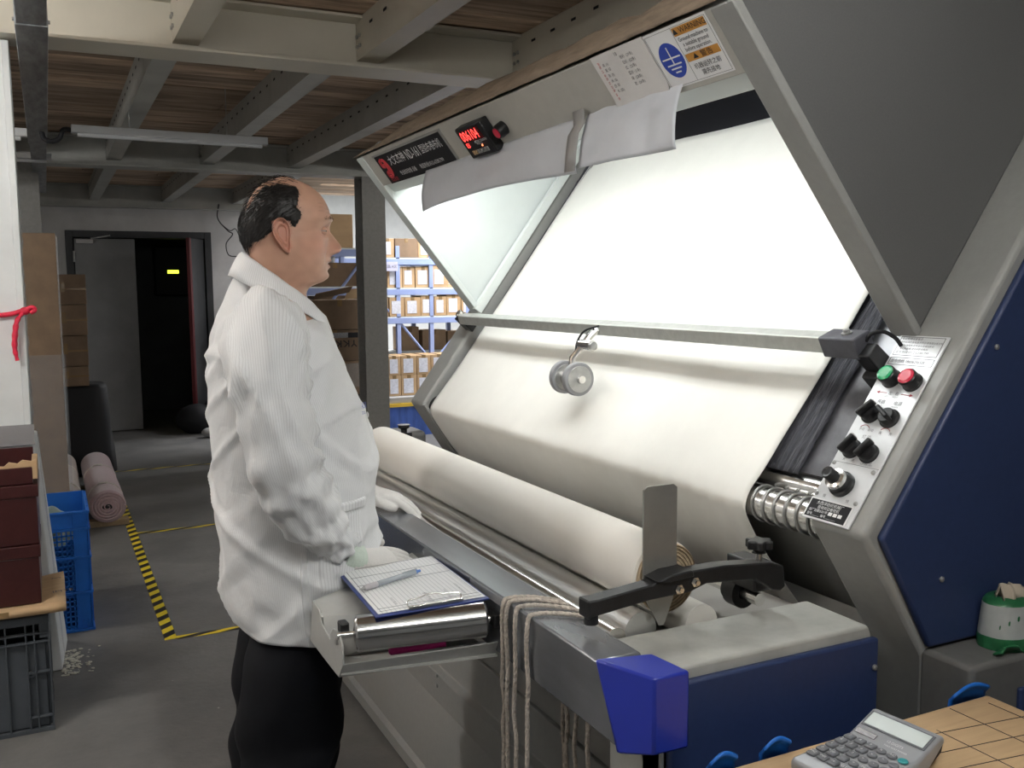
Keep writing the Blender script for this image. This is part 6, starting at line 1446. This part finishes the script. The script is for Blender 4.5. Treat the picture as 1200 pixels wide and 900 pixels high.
# overhead: cable tray, unlit lamp fixtures, ceiling disc, loose wires
ct2 = empty('cable_tray', (0.0, 5.0, 2.28), 'grey steel cable tray running lengthwise under the ceiling beams', 'cable tray')
tmx = MB()
for y0, y1, e in ((0.6, 3.3, 0.0), (3.3, 5.9, .004), (5.9, 8.75, 0.0)): tmx.bx(-.040 - e, .044 + e, y0, y1, 2.283 - e, 2.362 + e * 0)
obj('trunking', tmx, G['galv'], ct2, bevel=0.002)
obj('joint_bolt', MB().cyl((-.05, 3.32, 2.30), (.054, 3.32, 2.30), .006, 8).cyl((-.05, 5.92, 2.30), (.054, 5.92, 2.30), .006, 8), G['zinc'], ct2)
def fixture(p0, p1, label, r=.022):
    a, b = Vector(p0), Vector(p1); d = (b - a).normalized()
    f = empty('lamp_fixture', tuple((a + b) / 2), label, 'lamp')
    sd = d.cross(Vector((0, 0, 1))).normalized()
    obj('housing', MB().obox(a - sd * .024 + Vector((0, 0, .0)), d * (b - a).length, sd * .048, Vector((0, 0, .040))), G['tubeoff'], f, bevel=0.003)
    obj('tube', MB().cyl(a + d * .03 - Vector((0, 0, .006)), b - d * .03 - Vector((0, 0, .006)), .013, 12), G['tubeoff'], f)
    hg_ = MB()
    for t in (.28, .78): q = a.lerp(b, t); hg_.tube([q + Vector((0, 0, .04)), q + Vector((0, 0, .30))], .0022, 5)
    obj('hanger', hg_, G['zinc'], f)
    return f
f1 = fixture((0.156, 5.43, 2.285), (1.156, 5.483, 2.285), 'unlit tube lamp hanging below the joists right of the cable tray')
obj('cable', MB().tube(crom([(.160, 5.43, 2.30), (.12, 5.42, 2.295), (.10, 5.42, 2.25), (.06, 5.42, 2.235), (.03, 5.42, 2.25), (.02, 5.42, 2.285)], 24), .012, 8), G['blackmat'], f1)
fixture((-1.05, 5.40, 2.255), (-.045, 5.42, 2.25), 'unlit tube lamp left of the cable tray, partly behind it')
fixture((-1.0, 6.60, 2.29), (.075, 6.60, 2.285), 'short visible end of an unlit lamp behind the white board bundle')
tag(obj('ceiling_disc', MB().lathe([(.055, 0), (.055, -.012), (.045, -.020), (.015, -.024)], (0.335, 4.10, ZD), (0, 0, -1), 24).lathe([(.02, 0), (.02, .01)], (0.335, 4.10, ZD - .002), (0, 0, -1), 12), G['foam'], loc=(.335, 4.10, ZD - .03)), 'round white fitting on the plank ceiling near the cable tray', 'fitting')
wi = MB(); rnd = random.Random(9)
wi.tube(crom([(1.72, 10.70, 2.40), (1.70, 10.70, 2.25), (1.80, 10.70, 2.12), (1.85, 10.70, 2.08), (1.78, 10.70, 1.98), (1.80, 10.70, 1.86), (1.90, 10.70, 1.84)], 50), .006, 6)
wi.tube(crom([(1.72, 10.69, 2.20), (1.82, 10.69, 2.12), (1.88, 10.69, 2.14), (1.92, 10.69, 2.06)], 30), .005, 6)
tag(obj('loose_wires', wi, G['blackmat'], loc=(1.8, 10.7, 1.9), smooth=180), 'loose dark wires hanging down the wall right of the door', 'wires')
# ------------------------------------------------------------------ warehouse racks
def carton(x0, x1, y0, y1, z0, z1, label, group, m='carton', lab_=None, parts=True):
    b = empty('carton', ((x0 + x1) / 2, (y0 + y1) / 2, z0), label, 'carton', group)
    obj('box', MB().bx(x0, x1, y0, y1, z0, z1), G[m], b, bevel=0.004)
    xm = (x0 + x1) / 2; obj('tape', MB().bx(xm - .02, xm + .02, y0 - .001, y1, z1 - .0005, z1 + .001).bx(xm - .02, xm + .02, y0 - .0012, y0, z1 - (z1 - z0) * .22, z1), G['tape'], b)
    if lab_:
        u0, u1, v0, v1 = lab_; obj('shipping_label', MB().bx(x0 + (x1 - x0) * u0, x0 + (x1 - x0) * u1, y0 - .003, y0 - .0005, z0 + (z1 - z0) * v0, z0 + (z1 - z0) * v1), G['labelpaper'], b)
    return b
# stack in front of the column: dark cartons on the floor
zz = .02
st_l = ['dark carton low in the stack beside the dark column', 'carton wrapped in film in the stack beside the dark column', 'carton printed with upside down black letters beside the dark column', 'large dark carton with open flaps on top of the column stack']
edges = [.02, .38, .62, .885, 1.145, 1.395]
for i in range(5):
    c = carton(1.86 if i < 4 else 1.955, 2.40, 7.72, 8.12, edges[i], edges[i + 1] - .004, ['dark carton on the floor at the foot of the column stack', 'dark carton second from the floor in the column stack', 'film wrapped carton below the one with printed letters', st_l[2], st_l[3]][i], 'cartons stacked beside the column', 'cartond')
    if i == 3:
        lettering([('YKK', 0, 0, .082, 'CENTER', 1.05, 1.2)], (2.222, 7.7165, 1.030), (-1, 0, 0), (0, 0, -1), G['ink'], c, lift=.001)
        obj('dark_band', MB().bx(1.87, 2.40, 7.7165, 7.7185, 1.075, 1.118), G['blackmat'], c); obj('clear_patch', MB().bx(2.05, 2.24, 7.714, 7.716, 1.075, 1.12), G['cleartape'], c)
    if i == 2: obj('film', MB().grid([[(1.9 + .48 * a / 9, 7.71 - .006 * abs(nz(a, z * 20, 3)), z) for a in range(10)] for z in np.linspace(.66, .86, 10)]), G['cleartape'], c, smooth=180)
    if i == 1: obj('dark_band', MB().bx(2.18, 2.40, 7.7165, 7.7185, .52, .60), G['blackmat'], c)
    if i == 0: obj('label_print', MB().bx(2.18, 2.36, 7.7165, 7.7185, .15, .30), G['labelpaper'], c)
    if i == 4:
        obj('flap', MB().obox((1.955, 7.72, 1.391), (.30, -.02, .06), (0, .008, .004), (.002, -.10, .05)), G['cartond'], c); obj('flap', MB().obox((2.22, 7.72, 1.391), (.18, 0, .02), (0, .006, .0), (.02, -.03, .085)), G['cardlight'], c)
# rack A behind the man
def rack(name, loc, label, xs, y0, y1, zs, deckz=True, diag=()):
    r_ = empty(name, loc, label, 'rack')
    for x in xs:
        for y in (y0, y1 - .05): obj('upright', MB().bx(x - .022, x + .022, y, y + .05, 0, zs[-1] + .12), G['rackblue'], r_, bevel=0.003)
    for z in zs:
        obj('shelf_beam', MB().bx(xs[0], xs[-1], y0 - .006, y0 + .03, z - .075, z - .012), G['rackblue'], r_, bevel=0.003)
        obj('shelf_beam', MB().bx(xs[0], xs[-1], y1 - .03, y1 + .006, z - .075, z - .012), G['rackblue'], r_, bevel=0.003)
        obj('shelf_board', MB().bx(xs[0], xs[-1], y0, y1, z - .012, z), G['whitein'], r_)
    for (xa, za, xb, zb) in diag: obj('brace', MB().tube([(xa, y0 + .02, za), (xb, y0 + .02, zb)], .014, 8), G['rackblue'], r_)
    return r_
rack('storage_rack', (2.15, 8.5, 0), 'blue steel rack with a diagonal brace behind the man', [2.02, 2.52], 8.25, 8.85, [.50, 1.02, 1.50, 1.84], diag=((2.16, 1.24, 2.52, 1.70),))
carton(2.00, 2.47, 8.27, 8.75, 1.842, 2.135, 'tan carton with white label on the top shelf above the man\'s nose', 'cartons on the rack behind the man', 'cardlight', (.16, .42, .10, .40))
carton(2.10, 2.50, 8.27, 8.75, 1.502, 1.71, 'dark carton on the braced shelf at the height of the man\'s chin', 'cartons on the rack behind the man', 'cartond')
carton(2.10, 2.50, 8.27, 8.75, 1.022, 1.42, 'dark carton on the lower shelf of the rack behind the man', 'cartons on the rack behind the man', 'cartond')
tag(obj('paper_cup', MB().lathe([(.02, 0), (.028, .075), (.028, .08)], (2.30, 8.35, 1.713), (0, 0, 1), 14), G['paper'], loc=(2.30, 8.35, 1.713)), 'small white cup on the dark carton behind the man\'s face', 'cup')
tag(obj('yellow_card', MB().prism([(2.13, 8.30, 1.713), (2.24, 8.30, 1.713), (2.22, 8.30, 1.80), (2.14, 8.30, 1.82)], (0, .02, 0)), G['cardlight'], loc=(2.18, 8.3, 1.713)), 'small yellow folded card on the dark carton behind the man\'s face', 'card')
# rack B in the lit hall with rows of labelled cartons
XS = [2.62, 3.31, 3.68, 4.10, 4.60]
ZS = [1.185, 1.485, 1.80]
rack('storage_rack', (3.5, 9.8, 0), 'long pale blue rack full of labelled cartons in the bright hall', XS, 9.5, 10.1, ZS, diag=((3.31, 1.15, 2.98, 1.46), (3.33, 1.12, 3.66, .72), (4.10, 1.12, 3.75, .75)))
sn = obj('shelf_sign', MB().bx(3.14, 3.30, 9.47, 9.485, 1.66, 1.755), mat('pale_lilac_sign', (.55, .55, .72), .5), loc=(3.22, 9.47, 1.66)); tag(sn, 'small pale sign plate on the upper beam of the bright rack', 'sign'); WM[sn] = Matrix.Translation((3.22, 9.47, 1.66))
lettering([('成品 A区', .08, .045, .036, 'CENTER')], (3.14, 9.4695, 1.66), (1, 0, 0), (0, 0, 1), G['inkgrey'], sn)
pos = ['first', 'second', 'third', 'fourth', 'fifth', 'sixth', 'seventh', 'eighth', 'ninth', 'tenth']
rnd = random.Random(21)
for zi, nm in ((1.802, 'top'), (1.487, 'middle'), (1.187, 'lower')):
    x = 3.03 + (0.0 if nm != 'top' else .10); i = 0
    while x < 4.5 and i < 10:
        w = rnd.choice([.14, .155, .17, .18]); hgt = {'top': .20, 'middle': .235, 'lower': .215}[nm] * rnd.uniform(.92, 1.05)
        if nm == 'top' and i == 1: w = .26
        carton(x, x + w - .006, 9.50 + rnd.uniform(0, .03), 9.80, zi, zi + hgt, '%s carton from the column on the %s shelf of the bright rack' % (pos[i], nm), 'labelled cartons on the bright rack', 'cartond' if (nm == 'top' and i == 1) else 'cardlight', None if (nm == 'top' and i == 1) else (.15, .75, .15, .82))
        x += w; i += 1
for (x0, x1, z0, z1, l) in ((3.00, 3.30, .80, 1.0, 'brown carton left of the brace under the bright rack shelf'), (3.02, 3.26, 1.0, 1.10, 'low brown carton on another left under the bright rack shelf'), (3.46, 3.66, .80, 1.06, 'dark brown carton beyond the middle brace under the bright rack shelf'), (3.70, 3.98, .80, 1.02, 'brown carton right of the second upright under the bright rack shelf'), (4.0, 4.3, .80, 1.00, 'brown carton by the far brace under the bright rack shelf')):
    carton(x0, x1, 9.85, 10.15, z0, z1, l, 'cartons under the bright rack shelf', 'carton')
tag(obj('back_shelf', MB().bx(2.62, 4.6, 9.84, 10.2, .76, .80), G['whitein'], loc=(3.6, 10.0, .76)), 'pale shelf board behind the labelled carton block under the bright rack', 'shelf')
# block of labelled cartons on a grey board over blue tarpaulin
cf_ = 0
for row_, (z0, z1) in enumerate(((.395, .60), (.602, .80))):
    x = 3.05
    for i in range(8):
        w = [.14, .17, .155, .18, .15, .17, .16, .16][i] ; carton(x, x + w - .005, 9.12, 9.46, z0, z1, '%s carton in the %s row of the block on the blue tarpaulin' % (pos[i], ['bottom', 'top'][row_]), 'labelled cartons on the blue tarpaulin', 'cardlight', (.15, .78, .12, .85)); x += w
tag(obj('pallet_board', MB().bx(2.7, 4.5, 9.0, 9.50, .335, .393), mat('grey_board', (.40, .40, .40), .6), loc=(3.6, 9.2, .335), bevel=0.004), 'grey board with the carton block on the blue tarpaulin', 'board')
tpn = empty('tarpaulin_stack', (3.6, 9.2, 0), 'blue tarpaulin covered pallet with a yellow edge below the carton block', 'pallet')
P = [[(2.7 + 1.8 * i / 50, 8.99 + .018 * nz(i * .7, z * 3, 2), z) for i in range(51)] for z in np.linspace(0, .30, 8)]
obj('tarpaulin', MB().grid(P).bx(2.7, 4.5, 9.02, 9.5, 0, .30), G['tarp'], tpn, smooth=60)
obj('yellow_edge', MB().bx(2.7, 4.5, 8.975, 9.5, .300, .333), G['yellow'], tpn)
flush_text()
